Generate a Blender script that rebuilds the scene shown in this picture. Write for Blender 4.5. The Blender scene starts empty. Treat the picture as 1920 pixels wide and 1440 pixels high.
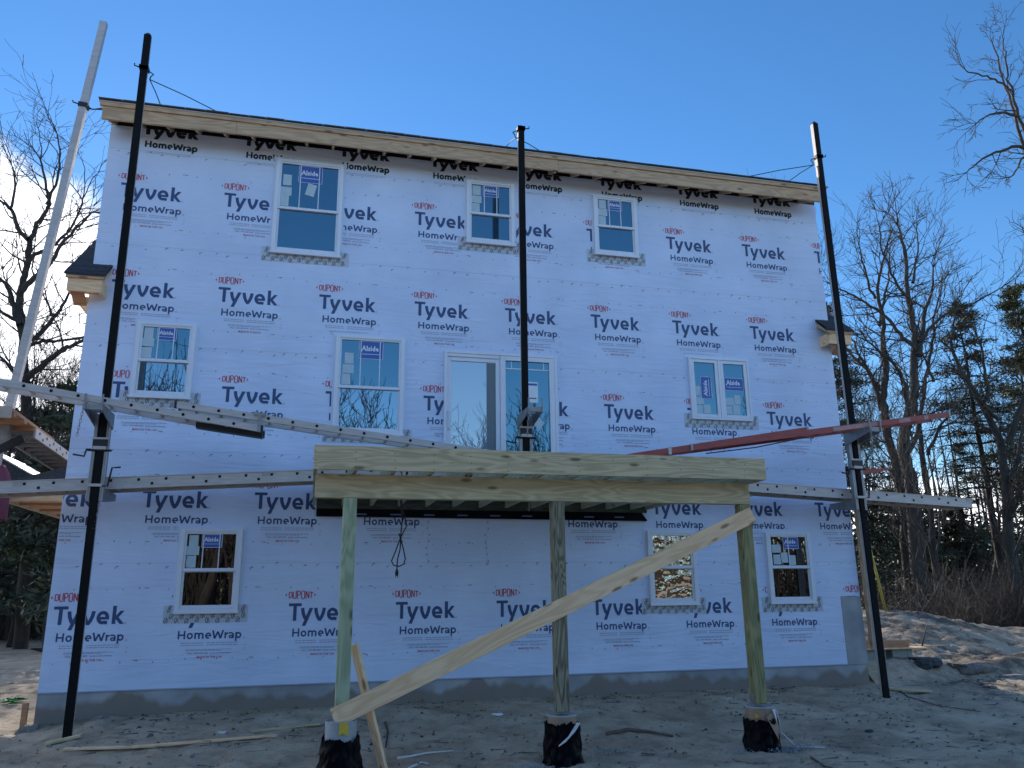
import bpy, bmesh, math, random
from mathutils import Vector, Matrix, noise

S = bpy.context.scene
COL = S.collection
rad = math.radians

# ------------------------------------------------------------------ camera, world, sun, exposure
F_PX, PITCH, YAW, ROLL = 1500.0, 0.25477, 0.24139, -0.01103
CAM = Vector((3.32703, -11.99067, 1.6))
_fw = Vector((math.sin(YAW)*math.cos(PITCH), math.cos(YAW)*math.cos(PITCH), math.sin(PITCH)))
_rt = Vector((math.cos(YAW), -math.sin(YAW), 0.0))
_up = _rt.cross(_fw)
_r2 = _rt*math.cos(ROLL) + _up*math.sin(ROLL)
_u2 = _up*math.cos(ROLL) - _rt*math.sin(ROLL)
cd = bpy.data.cameras.new("camera")
cam = bpy.data.objects.new("camera", cd); COL.objects.link(cam)
cd.sensor_width = 36.0; cd.lens = F_PX/1920*36; cd.clip_start = 0.1; cd.clip_end = 2000
M = Matrix((_r2, _u2, -_fw)).transposed().to_4x4(); M.translation = CAM
cam.matrix_world = M
S.camera = cam

SUN_EL, SUN_AZ = 24.0, -10.0          # azimuth from +Y towards +X
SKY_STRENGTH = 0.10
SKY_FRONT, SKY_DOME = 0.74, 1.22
sun_dir = Vector((math.sin(rad(SUN_AZ))*math.cos(rad(SUN_EL)), math.cos(rad(SUN_AZ))*math.cos(rad(SUN_EL)), math.sin(rad(SUN_EL))))
sd = bpy.data.lights.new("sun", 'SUN'); sd.energy = 2.6; sd.angle = rad(0.5); sd.color = (1.0, 0.93, 0.82)
sun = bpy.data.objects.new("sun", sd); COL.objects.link(sun)
sun.rotation_euler = sun_dir.to_track_quat('Z', 'Y').to_euler()
sun.location = (0, 0, 40)

world = bpy.data.worlds.new("World"); S.world = world; world.use_nodes = True
def build_world():
    nt = world.node_tree; N = nt.nodes; L = nt.links
    N.clear()
    out = N.new('ShaderNodeOutputWorld'); bg = N.new('ShaderNodeBackground')
    sky = N.new('ShaderNodeTexSky'); sky.sky_type = 'NISHITA'; sky.sun_disc = False
    sky.sun_elevation = rad(SUN_EL); sky.sun_rotation = rad(SUN_AZ)
    sky.air_density = 1.0; sky.dust_density = 0.02; sky.ozone_density = 3.0; sky.altitude = 50
    tc = N.new('ShaderNodeTexCoord'); sep = N.new('ShaderNodeSeparateXYZ')
    L.new(tc.outputs['Generated'], sep.inputs[0])
    # cumulus bank low on the left (near the sun) and a thin bright band along the horizon
    mp = N.new('ShaderNodeMapping'); mp.inputs['Scale'].default_value = (1.0, 1.0, 1.6)
    L.new(tc.outputs['Generated'], mp.inputs[0])
    no = N.new('ShaderNodeTexNoise'); no.inputs['Scale'].default_value = 3.1; no.inputs['Detail'].default_value = 9
    no.inputs['Roughness'].default_value = 0.58
    L.new(mp.outputs[0], no.inputs['Vector'])
    def math_(op, a, b=None, c=None):
        m = N.new('ShaderNodeMath'); m.operation = op
        for i, v in enumerate((a, b, c)):
            if v is None: continue
            if isinstance(v, (int, float)): m.inputs[i].default_value = v
            else: L.new(v, m.inputs[i])
        return m.outputs[0]
    def smooth(v, a, b):
        m = N.new('ShaderNodeMapRange'); m.interpolation_type = 'SMOOTHSTEP'
        L.new(v, m.inputs['Value']); m.inputs['From Min'].default_value = a; m.inputs['From Max'].default_value = b
        return m.outputs[0]
    # ceiling of the cloud bank (as sine of elevation) falls from left to right
    ceil_ = math_('MULTIPLY_ADD', sep.outputs[0], -0.42, 0.315)
    ceil_ = math_('MAXIMUM', ceil_, 0.13)
    n_off = math_('MULTIPLY_ADD', no.outputs['Fac'], 0.26, -0.13)
    t = math_('SUBTRACT', math_('ADD', ceil_, n_off), sep.outputs[2])
    cl = smooth(t, -0.015, 0.04)
    front = smooth(sep.outputs[1], 0.05, 0.35)
    cl = math_('MULTIPLY', math_('MULTIPLY', cl, front), 0.96)
    def graded(sat, tint):
        h = N.new('ShaderNodeHueSaturation'); h.inputs['Saturation'].default_value = sat; L.new(sky.outputs[0], h.inputs['Color'])
        v = N.new('ShaderNodeVectorMath'); v.operation = 'MULTIPLY'; v.inputs[1].default_value = tint; L.new(h.outputs[0], v.inputs[0]); return v.outputs[0]
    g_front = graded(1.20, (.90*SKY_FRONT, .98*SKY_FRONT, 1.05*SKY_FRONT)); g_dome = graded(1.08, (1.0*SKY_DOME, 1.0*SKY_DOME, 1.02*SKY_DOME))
    mix = N.new('ShaderNodeMix'); mix.data_type = 'RGBA'
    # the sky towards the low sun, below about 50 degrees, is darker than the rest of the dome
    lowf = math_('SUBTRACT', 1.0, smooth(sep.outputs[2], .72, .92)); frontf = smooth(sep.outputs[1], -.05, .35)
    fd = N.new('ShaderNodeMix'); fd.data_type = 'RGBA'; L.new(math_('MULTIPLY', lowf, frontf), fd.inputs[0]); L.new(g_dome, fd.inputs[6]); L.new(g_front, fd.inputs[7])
    L.new(cl, mix.inputs[0]); L.new(fd.outputs[2], mix.inputs[6]); mix.inputs[7].default_value = (9.5, 9.6, 10.0, 1)
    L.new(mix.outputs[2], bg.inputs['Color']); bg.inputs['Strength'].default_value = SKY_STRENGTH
    L.new(bg.outputs[0], out.inputs['Surface'])
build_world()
S.view_settings.view_transform = 'Standard'; S.view_settings.look = 'None'
S.view_settings.gamma = 1.0; S.view_settings.exposure = 1.25
S.view_settings.use_curve_mapping = False

# ------------------------------------------------------------------ pixel -> point on a known plane (measuring tool)
def _ray(x, y): return _fw + (x-960)/F_PX*_r2 + (720-y)/F_PX*_u2
def at(x, y, Y):
    d = _ray(x, y); return CAM + d*((Y-CAM.y)/d.y)
def atz(x, y, Z):
    d = _ray(x, y); return CAM + d*((Z-CAM.z)/d.z)

# ------------------------------------------------------------------ materials
MATS = {}
def mat(name, base=(.5,.5,.5), rough=.6, metal=0.0, spec=.5, var=0.0, vscale=6.0, bump=0.0, bscale=40.0, stretch=None, var2=None):
    if name in MATS: return MATS[name]
    m = bpy.data.materials.new(name); m.use_nodes = True; MATS[name] = m
    nt = m.node_tree; N = nt.nodes; L = nt.links; b = N['Principled BSDF']
    b.inputs['Base Color'].default_value = (*base, 1); b.inputs['Roughness'].default_value = rough
    b.inputs['Metallic'].default_value = metal; b.inputs['Specular IOR Level'].default_value = spec
    tc = N.new('ShaderNodeTexCoord'); vec = tc.outputs['Object']
    if stretch:
        mp = N.new('ShaderNodeMapping'); mp.inputs['Scale'].default_value = stretch
        L.new(vec, mp.inputs[0]); vec = mp.outputs[0]
    if var or var2:
        no = N.new('ShaderNodeTexNoise'); no.inputs['Scale'].default_value = vscale; no.inputs['Detail'].default_value = 7; no.inputs['Roughness'].default_value = .62
        L.new(vec, no.inputs['Vector'])
        rp = N.new('ShaderNodeValToRGB'); rp.color_ramp.elements[0].position = .3; rp.color_ramp.elements[1].position = .7
        lo = var2 if var2 else tuple(c*(1-var) for c in base)
        hi = base if var2 else tuple(min(1, c*(1+var)) for c in base)
        rp.color_ramp.elements[0].color = (*lo, 1); rp.color_ramp.elements[1].color = (*hi, 1)
        L.new(no.outputs['Fac'], rp.inputs[0]); L.new(rp.outputs[0], b.inputs['Base Color'])
    if bump:
        nb = N.new('ShaderNodeTexNoise'); nb.inputs['Scale'].default_value = bscale; nb.inputs['Detail'].default_value = 6
        L.new(vec, nb.inputs['Vector'])
        bp = N.new('ShaderNodeBump'); bp.inputs['Strength'].default_value = bump; bp.inputs['Distance'].default_value = .02
        L.new(nb.outputs['Fac'], bp.inputs['Height']); L.new(bp.outputs[0], b.inputs['Normal'])
    return m

def wood(name, light, dark, axis='X', knots=.75, rough=.75, grain=1.0, tint=None):
    """sawn board: grain lines and knots running along `axis` of the object"""
    if name in MATS: return MATS[name]
    m = bpy.data.materials.new(name); m.use_nodes = True; MATS[name] = m
    nt = m.node_tree; N = nt.nodes; L = nt.links; b = N['Principled BSDF']
    b.inputs['Roughness'].default_value = rough; b.inputs['Specular IOR Level'].default_value = .25
    tc = N.new('ShaderNodeTexCoord')
    oi = N.new('ShaderNodeObjectInfo'); ad = N.new('ShaderNodeVectorMath'); ad.operation = 'ADD'
    sc = N.new('ShaderNodeVectorMath'); sc.operation = 'SCALE'; sc.inputs[0].default_value = (7, 3, 5); L.new(oi.outputs['Random'], sc.inputs['Scale'])
    L.new(tc.outputs['Object'], ad.inputs[0]); L.new(sc.outputs[0], ad.inputs[1])
    def mapped(lng, acr):
        mp = N.new('ShaderNodeMapping'); s = [acr]*3; s['XYZ'.index(axis)] = lng; mp.inputs['Scale'].default_value = s
        L.new(ad.outputs[0], mp.inputs[0]); return mp.outputs[0]
    # broad cathedral figure
    n1 = N.new('ShaderNodeTexNoise'); n1.inputs['Scale'].default_value = 1; n1.inputs['Detail'].default_value = 2; n1.inputs['Distortion'].default_value = .6
    L.new(mapped(.7, 5), n1.inputs['Vector'])
    mu = N.new('ShaderNodeMath'); mu.operation = 'MULTIPLY'; mu.inputs[1].default_value = 60*grain; L.new(n1.outputs['Fac'], mu.inputs[0])
    si = N.new('ShaderNodeMath'); si.operation = 'SINE'; L.new(mu.outputs[0], si.inputs[0])
    # fine fibre
    n2 = N.new('ShaderNodeTexNoise'); n2.inputs['Scale'].default_value = 1; n2.inputs['Detail'].default_value = 5
    L.new(mapped(3, 90), n2.inputs['Vector'])
    # blotches
    n3 = N.new('ShaderNodeTexNoise'); n3.inputs['Scale'].default_value = 1; n3.inputs['Detail'].default_value = 4; L.new(mapped(1.3, 4), n3.inputs['Vector'])
    f = N.new('ShaderNodeMath'); f.operation = 'MULTIPLY_ADD'; f.inputs[1].default_value = .17; L.new(si.outputs[0], f.inputs[0])
    f2 = N.new('ShaderNodeMath'); f2.operation = 'MULTIPLY_ADD'; f2.inputs[1].default_value = .55; f2.inputs[2].default_value = -.05; L.new(n2.outputs['Fac'], f2.inputs[0]); 
    f3 = N.new('ShaderNodeMath'); f3.operation = 'MULTIPLY_ADD'; f3.inputs[1].default_value = .55; L.new(n3.outputs['Fac'], f3.inputs[0]); L.new(f2.outputs[0], f3.inputs[2])
    L.new(f3.outputs[0], f.inputs[2])
    rp = N.new('ShaderNodeValToRGB'); rp.color_ramp.elements[0].position = .25; rp.color_ramp.elements[1].position = .75
    rp.color_ramp.elements[0].color = (*dark, 1); rp.color_ramp.elements[1].color = (*light, 1); L.new(f.outputs[0], rp.inputs[0])
    # knots
    vo = N.new('ShaderNodeTexVoronoi'); vo.feature = 'F1'; vo.inputs['Scale'].default_value = 1; vo.inputs['Randomness'].default_value = 1
    L.new(mapped(2.5, 7.5), vo.inputs['Vector'])
    kr = N.new('ShaderNodeMapRange'); kr.inputs['From Min'].default_value = .10; kr.inputs['From Max'].default_value = .20; kr.inputs['To Min'].default_value = knots; kr.inputs['To Max'].default_value = 0
    L.new(vo.outputs['Distance'], kr.inputs['Value'])
    mx = N.new('ShaderNodeMix'); mx.data_type = 'RGBA'; L.new(kr.outputs[0], mx.inputs[0]); L.new(rp.outputs[0], mx.inputs[6])
    mx.inputs[7].default_value = (dark[0]*.25, dark[1]*.2, dark[2]*.18, 1)
    L.new(mx.outputs[2], b.inputs['Base Color'])
    bp = N.new('ShaderNodeBump'); bp.inputs['Strength'].default_value = .25; bp.inputs['Distance'].default_value = .004
    L.new(f.outputs[0], bp.inputs['Height']); L.new(bp.outputs[0], b.inputs['Normal'])
    return m

def wrap_material():
    m = bpy.data.materials.new('house_wrap_sheet'); m.use_nodes = True
    nt = m.node_tree; N = nt.nodes; L = nt.links; b = N['Principled BSDF']
    b.inputs['Roughness'].default_value = .5; b.inputs['Specular IOR Level'].default_value = .3
    tc = N.new('ShaderNodeTexCoord')
    no = N.new('ShaderNodeTexNoise'); no.inputs['Scale'].default_value = 1.3; no.inputs['Detail'].default_value = 6; L.new(tc.outputs['Object'], no.inputs['Vector'])
    rp = N.new('ShaderNodeValToRGB'); rp.color_ramp.elements[0].position = .3; rp.color_ramp.elements[1].position = .7
    rp.color_ramp.elements[0].color = (.57, .67, .87, 1); rp.color_ramp.elements[1].color = (.67, .77, .97, 1)
    L.new(no.outputs['Fac'], rp.inputs[0]); L.new(rp.outputs[0], b.inputs['Base Color'])
    # soft wrinkles: stretched ridged noise at two angles, plus fine fibre
    def wr(rot, sc, dist):
        mp = N.new('ShaderNodeMapping'); mp.inputs['Rotation'].default_value = (0, rot, 0); mp.inputs['Scale'].default_value = sc
        L.new(tc.outputs['Object'], mp.inputs[0])
        n = N.new('ShaderNodeTexNoise'); n.inputs['Scale'].default_value = 1; n.inputs['Detail'].default_value = 3; n.inputs['Distortion'].default_value = dist
        L.new(mp.outputs[0], n.inputs['Vector'])
        s = N.new('ShaderNodeMath'); s.operation = 'SUBTRACT'; L.new(n.outputs['Fac'], s.inputs[0]); s.inputs[1].default_value = .5
        a = N.new('ShaderNodeMath'); a.operation = 'ABSOLUTE'; L.new(s.outputs[0], a.inputs[0])
        return a.outputs[0]
    w1 = wr(.12, (.5, 1, 3.2), .5); w2 = wr(.9, (.8, 1, 4.5), .8)
    n4 = N.new('ShaderNodeTexNoise'); n4.inputs['Scale'].default_value = .9; L.new(tc.outputs['Object'], n4.inputs['Vector'])
    ad = N.new('ShaderNodeMath'); ad.operation = 'ADD'; L.new(w1, ad.inputs[0]); L.new(w2, ad.inputs[1])
    mu = N.new('ShaderNodeMath'); mu.operation = 'MULTIPLY'; L.new(ad.outputs[0], mu.inputs[0]); L.new(n4.outputs['Fac'], mu.inputs[1])
    bp = N.new('ShaderNodeBump'); bp.inputs['Strength'].default_value = .9; bp.inputs['Distance'].default_value = .06
    L.new(mu.outputs[0], bp.inputs['Height']); L.new(bp.outputs[0], b.inputs['Normal'])
    return m
M_WRAP = wrap_material()
M_NAVY = mat('ink_navy', (.036, .072, .185), .5)
M_RED = mat('ink_red', (.50, .025, .035), .5)
M_INKBLACK = mat('ink_black', (.012, .013, .018), .5)
M_INKBLUEGREY = mat('ink_pale_grey', (.34, .39, .52), .5)
M_INKMID = mat('ink_mid_grey', (.10, .14, .26), .5)
M_STAPLE = mat('fastener_grey', (.24, .27, .34), .5)

def concrete_material():
    m = bpy.data.materials.new('poured_concrete'); m.use_nodes = True
    nt = m.node_tree; N = nt.nodes; L = nt.links; b = N['Principled BSDF']; b.inputs['Roughness'].default_value = .85
    tc = N.new('ShaderNodeTexCoord'); sep = N.new('ShaderNodeSeparateXYZ'); L.new(tc.outputs['Object'], sep.inputs[0])
    no = N.new('ShaderNodeTexNoise'); no.inputs['Scale'].default_value = 2.2; no.inputs['Detail'].default_value = 8; L.new(tc.outputs['Object'], no.inputs['Vector'])
    rp = N.new('ShaderNodeValToRGB'); rp.color_ramp.elements[0].color = (.24, .25, .26, 1); rp.color_ramp.elements[1].color = (.42, .43, .44, 1)
    rp.color_ramp.elements[0].position = .3; rp.color_ramp.elements[1].position = .7; L.new(no.outputs['Fac'], rp.inputs[0])
    # soil splash: brown stain with a ragged, dripping top edge
    mp = N.new('ShaderNodeMapping'); mp.inputs['Scale'].default_value = (1.5, 1.5, .35); L.new(tc.outputs['Object'], mp.inputs[0])
    n2 = N.new('ShaderNodeTexNoise'); n2.inputs['Scale'].default_value = 1.0; n2.inputs['Detail'].default_value = 3; n2.inputs['Roughness'].default_value = .5; L.new(mp.outputs[0], n2.inputs['Vector'])
    ma = N.new('ShaderNodeMath'); ma.operation = 'MULTIPLY_ADD'; ma.inputs[1].default_value = .85; ma.inputs[2].default_value = -.30; L.new(n2.outputs['Fac'], ma.inputs[0])
    su = N.new('ShaderNodeMath'); su.operation = 'SUBTRACT'; L.new(ma.outputs[0], su.inputs[0]); L.new(sep.outputs[2], su.inputs[1])
    mr = N.new('ShaderNodeMapRange'); mr.inputs['From Min'].default_value = -.03; mr.inputs['From Max'].default_value = .04; mr.inputs['To Max'].default_value = .85; L.new(su.outputs[0], mr.inputs['Value'])
    mx = N.new('ShaderNodeMix'); mx.data_type = 'RGBA'; L.new(mr.outputs[0], mx.inputs[0]); L.new(rp.outputs[0], mx.inputs[6]); mx.inputs[7].default_value = (.21, .17, .135, 1)
    L.new(mx.outputs[2], b.inputs['Base Color'])
    nb = N.new('ShaderNodeTexNoise'); nb.inputs['Scale'].default_value = 30; nb.inputs['Detail'].default_value = 6; L.new(tc.outputs['Object'], nb.inputs['Vector'])
    bp = N.new('ShaderNodeBump'); bp.inputs['Strength'].default_value = .35; bp.inputs['Distance'].default_value = .01; L.new(nb.outputs['Fac'], bp.inputs['Height']); L.new(bp.outputs[0], b.inputs['Normal'])
    return m
M_CONC = concrete_material()

def glass_material(name, tint=(.75, .88, 1.0), refl=.5, under=(.012, .03, .05), wobble=0.0, wscale=3.0):
    m = bpy.data.materials.new(name); m.use_nodes = True
    nt = m.node_tree; N = nt.nodes; L = nt.links; N.remove(N['Principled BSDF'])
    out = N['Material Output']; d = N.new('ShaderNodeBsdfDiffuse'); d.inputs['Color'].default_value = (*under, 1)
    g = N.new('ShaderNodeBsdfGlossy'); g.inputs['Color'].default_value = (*tint, 1); g.inputs['Roughness'].default_value = .01
    mx = N.new('ShaderNodeMixShader'); mx.inputs[0].default_value = refl
    tc = N.new('ShaderNodeTexCoord'); no = N.new('ShaderNodeTexNoise'); no.inputs['Scale'].default_value = wscale; no.inputs['Detail'].default_value = 1.5
    L.new(tc.outputs['Object'], no.inputs['Vector'])
    bp = N.new('ShaderNodeBump'); bp.inputs['Strength'].default_value = 1.0; bp.inputs['Distance'].default_value = .0004 + wobble
    L.new(no.outputs['Fac'], bp.inputs['Height']); L.new(bp.outputs[0], g.inputs['Normal'])
    L.new(d.outputs[0], mx.inputs[1]); L.new(g.outputs[0], mx.inputs[2]); L.new(mx.outputs[0], out.inputs['Surface'])
    return m
M_GLASS = glass_material('window_glass', tint=(.38,.78,1.0), refl=.165)
M_GLASSLOW = glass_material('window_glass_lower', tint=(.5,.8,1.0), refl=.24)
M_GLASSDARK = glass_material('window_glass_ground_floor', tint=(.9,.9,.9), refl=.20, under=(.006,.006,.007))
M_GLASSFILM = glass_material('window_glass_crumpled_film', tint=(1, .96, .88), refl=.7, under=(.02, .02, .02), wobble=.016, wscale=6)
M_GLASSPALE = glass_material('door_glass_blind', tint=(.8, .9, .95), refl=.22, under=(.16, .24, .30))
M_VINYL = mat('white_vinyl', (.72, .76, .84), .35, var=.03, vscale=3)
M_GAP = mat('dark_gap', (.01, .01, .012), .8)
M_STICK = mat('sticker_blue', (.04, .11, .42), .4)
M_STICKW = mat('sticker_white', (.75, .8, .85), .5)
M_PAPER = mat('paper_label', (.48, .60, .66), .7, var=.06, vscale=9)
M_TAPE = mat('flashing_tape_grey', (.50, .54, .60), .45, var=.10, vscale=14)
M_TAPEINK = mat('flashing_tape_print', (.018, .02, .028), .5)
M_HEADTAPE = mat('white_head_tape', (.63, .72, .88), .4, var=.03, vscale=5, bump=.2, bscale=8)
M_PT = wood('treated_lumber', (.68, .54, .33), (.44, .36, .21))
M_PTY = wood('treated_lumber_joist', (.50, .49, .34), (.32, .33, .22), axis='Y')
M_PTD = wood('treated_ledger_shaded', (.10, .10, .07), (.05, .05, .035))  # ledger colour darkened to hold the shade deep in the joist bays
M_PTZ_G = wood('treated_post_green', (.46, .50, .33), (.28, .33, .20), axis='Z', knots=.8)
M_PTZ_W = wood('treated_post_weathered', (.34, .31, .21), (.10, .085, .06), axis='Z', knots=.9, grain=1.6)
M_PTZ_O = wood('treated_post_olive', (.34, .31, .15), (.17, .16, .08), axis='Z')
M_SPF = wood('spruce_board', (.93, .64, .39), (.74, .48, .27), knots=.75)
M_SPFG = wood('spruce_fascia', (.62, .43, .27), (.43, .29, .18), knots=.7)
M_SPFY = wood('spruce_rafter', (.62, .46, .30), (.40, .29, .19), axis='Y', knots=.5)
M_WARM = wood('orange_timber', (.56, .30, .17), (.42, .21, .11), knots=.2)
M_PLY = mat('plywood_tan', (.40, .30, .19), .8, var=.2, vscale=5, stretch=(1, 1, 8))
M_SHINGLE = mat('asphalt_shingle', (.035, .037, .045), .9, var=.5, vscale=25, bump=.8, bscale=90)
M_LIP = mat('shingle_edge', (.12, .12, .13), .9, var=.3, vscale=30)
M_DRIP = mat('drip_edge', (.45, .43, .40), .5)
M_ALU = mat('brushed_aluminium', (.50, .455, .43), .5, metal=.3, var=.14, vscale=4, stretch=(1, 6, 6))
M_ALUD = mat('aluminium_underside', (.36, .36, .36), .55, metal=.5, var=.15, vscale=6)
M_STEEL = mat('galvanised_steel', (.29, .285, .28), .5, metal=.6, var=.2, vscale=12)
M_POLE = mat('black_pole_rubber', (.005, .005, .006), .75, spec=.2, var=.3, vscale=8)
M_HOLE = mat('hole_black', (.006, .006, .007), .9)
M_BLACK = mat('black_paint', (.012, .013, .015), .5)
M_REDF = mat('red_fibreglass', (.34, .06, .045), .45, var=.22, vscale=5, stretch=(1, 5, 5))
M_REDP = mat('faded_red_label', (.42, .24, .22), .5, var=.2, vscale=9)
M_BAG = mat('black_plastic_bag', (.003, .0035, .006), .32, spec=.06)
M_TUBE = mat('grey_form_tube', (.34, .35, .36), .7, var=.2, vscale=8)
M_CARD = mat('brown_cardboard', (.33, .22, .15), .85, var=.18, vscale=7)
M_YELLOW = mat('yellow_print', (.62, .42, .03), .6)
M_CEMENT = mat('cement_grey', (.42, .43, .44), .9, var=.15, vscale=20, bump=.4, bscale=60)
M_BLOCK = mat('concrete_block', (.30, .31, .27), .9, var=.15, vscale=14, bump=.4, bscale=60)
M_ROCK = mat('field_stone', (.15, .13, .115), .9, var=.4, vscale=5, bump=.8, bscale=9)
M_PALEROCK = mat('pale_stone', (.21, .19, .17), .95, var=.3, vscale=7, bump=.8, bscale=12)
M_TARP = mat('dark_soil_clod', (.05, .055, .06), .9, var=.5, vscale=9, bump=.8, bscale=12)
M_PVC = mat('white_scrap', (.65, .67, .68), .6, var=.1, vscale=9)
M_CLOTH = mat('maroon_cloth', (.20, .055, .10), .85, var=.25, vscale=4, bump=.3, bscale=10)
M_STICKB = mat('dead_twig', (.13, .10, .08), .9, var=.3, vscale=9)
M_LITTER = mat('leaf_litter_brown', (.09, .066, .052), .95, var=.5, vscale=4)
M_GRAVEL = mat('grey_gravel', (.27, .30, .33), .9, var=.45, vscale=25)
M_ROPE = mat('yellow_guard', (.45, .36, .04), .6)
M_GREEN = mat('green_plastic', (.03, .28, .06), .5)
M_BARK = mat('bark_grey', (.050, .046, .040), .95, var=.45, vscale=5, bump=.9, bscale=14, stretch=(1, 1, .3))
M_BARKD = mat('dark_bark_and_bay_shade', (.034, .029, .025), .95, var=.45, vscale=5, bump=.9, bscale=14, stretch=(1, 1, .3))
M_TWIG = mat('twig_brown', (.044, .036, .031), .95, var=.3, vscale=2)
M_PALETWIG = mat('pale_briar', (.17, .14, .11), .9)
M_BRUSH = mat('brush_brown', (.056, .040, .031), .95, var=.5, vscale=.9)
M_DARKWOOD = mat('dark_mirrored_bark', (.032, .026, .021), .95, var=.5, vscale=.8)  # bark darkened so its reflection in the windows stays dim
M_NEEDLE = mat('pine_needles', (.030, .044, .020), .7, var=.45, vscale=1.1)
M_NEEDLEY = mat('pine_needles_sunlit', (.075, .085, .028), .7, var=.45, vscale=1.1)  # lighter, yellower needles: the sunlight is put into the colour
M_EVERG = mat('evergreen_leaf', (.026, .040, .018), .6, var=.4, vscale=1.5)

def sand_material():
    m = bpy.data.materials.new('sandy_soil'); m.use_nodes = True
    nt = m.node_tree; N = nt.nodes; L = nt.links; b = N['Principled BSDF']; b.inputs['Roughness'].default_value = .95; b.inputs['Specular IOR Level'].default_value = .15
    tc = N.new('ShaderNodeTexCoord'); sep = N.new('ShaderNodeSeparateXYZ'); L.new(tc.outputs['Object'], sep.inputs[0])
    n1 = N.new('ShaderNodeTexNoise'); n1.inputs['Scale'].default_value = .9; n1.inputs['Detail'].default_value = 9; n1.inputs['Roughness'].default_value = .65; L.new(tc.outputs['Object'], n1.inputs['Vector'])
    rp = N.new('ShaderNodeValToRGB'); e = rp.color_ramp.elements
    e[0].position = .30; e[0].color = (.29, .21, .145, 1); e[1].position = .62; e[1].color = (.54, .43, .315, 1)
    k = rp.color_ramp.elements.new(.45); k.color = (.42, .325, .23, 1)
    L.new(n1.outputs['Fac'], rp.inputs[0])
    # dark organic flecks
    n2 = N.new('ShaderNodeTexNoise'); n2.inputs['Scale'].default_value = 16; n2.inputs['Detail'].default_value = 5; n2.inputs['Roughness'].default_value = .7; L.new(tc.outputs['Object'], n2.inputs['Vector'])
    r2 = N.new('ShaderNodeMapRange'); r2.inputs['From Min'].default_value = .62; r2.inputs['From Max'].default_value = .70; L.new(n2.outputs['Fac'], r2.inputs['Value'])
    mx = N.new('ShaderNodeMix'); mx.data_type = 'RGBA'; L.new(r2.outputs[0], mx.inputs[0]); L.new(rp.outputs[0], mx.inputs[6]); mx.inputs[7].default_value = (.075, .06, .05, 1)
    nd2 = N.new('ShaderNodeTexNoise'); nd2.inputs['Scale'].default_value = 2.7; nd2.inputs['Detail'].default_value = 8; nd2.inputs['Roughness'].default_value = .7; L.new(tc.outputs['Object'], nd2.inputs['Vector'])
    rd2 = N.new('ShaderNodeMapRange'); rd2.inputs['From Min'].default_value = .50; rd2.inputs['From Max'].default_value = .64; rd2.inputs['To Max'].default_value = .55; L.new(nd2.outputs['Fac'], rd2.inputs['Value'])
    mxd = N.new('ShaderNodeMix'); mxd.data_type = 'RGBA'; L.new(rd2.outputs[0], mxd.inputs[0]); L.new(mx.outputs[2], mxd.inputs[6]); mxd.inputs[7].default_value = (.20, .155, .115, 1); mx = mxd
    # forest floor beyond the cleared lot
    far = N.new('ShaderNodeMapRange'); far.interpolation_type = 'SMOOTHSTEP'; far.inputs['From Min'].default_value = 8.0; far.inputs['From Max'].default_value = 10.5
    nd = N.new('ShaderNodeMath'); nd.operation = 'MULTIPLY_ADD'; nd.inputs[1].default_value = 3.0; L.new(n1.outputs['Fac'], nd.inputs[0]); L.new(sep.outputs[1], nd.inputs[2])
    L.new(nd.outputs[0], far.inputs['Value'])
    sx = N.new('ShaderNodeMapRange'); sx.inputs['From Min'].default_value = 9; sx.inputs['From Max'].default_value = 12; L.new(sep.outputs[0], sx.inputs['Value'])
    fm = N.new('ShaderNodeMath'); fm.operation = 'MULTIPLY'; L.new(far.outputs[0], fm.inputs[0]); L.new(sx.outputs[0], fm.inputs[1])
    mx2 = N.new('ShaderNodeMix'); mx2.data_type = 'RGBA'; L.new(fm.outputs[0], mx2.inputs[0]); L.new(mx.outputs[2], mx2.inputs[6]); mx2.inputs[7].default_value = (.10, .07, .05, 1)
    n5 = N.new('ShaderNodeTexNoise'); n5.inputs['Scale'].default_value = 1.15; n5.inputs['Detail'].default_value = 7; n5.inputs['Roughness'].default_value = .68; L.new(tc.outputs['Object'], n5.inputs['Vector'])
    r5 = N.new('ShaderNodeMapRange'); r5.inputs['From Min'].default_value = .47; r5.inputs['From Max'].default_value = .57; L.new(n5.outputs['Fac'], r5.inputs['Value'])
    sx2 = N.new('ShaderNodeMapRange'); sx2.inputs['From Min'].default_value = 12.6; sx2.inputs['From Max'].default_value = 13.6; sx2.inputs['To Max'].default_value = .8; L.new(sep.outputs[0], sx2.inputs['Value'])
    f5 = N.new('ShaderNodeMath'); f5.operation = 'MULTIPLY'; L.new(r5.outputs[0], f5.inputs[0]); L.new(sx2.outputs[0], f5.inputs[1])
    mx3 = N.new('ShaderNodeMix'); mx3.data_type = 'RGBA'; L.new(f5.outputs[0], mx3.inputs[0]); L.new(mx2.outputs[2], mx3.inputs[6]); mx3.inputs[7].default_value = (.085, .07, .06, 1)
    L.new(mx3.outputs[2], b.inputs['Base Color'])
    n3 = N.new('ShaderNodeTexNoise'); n3.inputs['Scale'].default_value = 9; n3.inputs['Detail'].default_value = 10; n3.inputs['Roughness'].default_value = .7; L.new(tc.outputs['Object'], n3.inputs['Vector'])
    bp = N.new('ShaderNodeBump'); bp.inputs['Strength'].default_value = .9; bp.inputs['Distance'].default_value = .05; L.new(n3.outputs['Fac'], bp.inputs['Height']); L.new(bp.outputs[0], b.inputs['Normal'])
    return m
M_SAND = sand_material()

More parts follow.
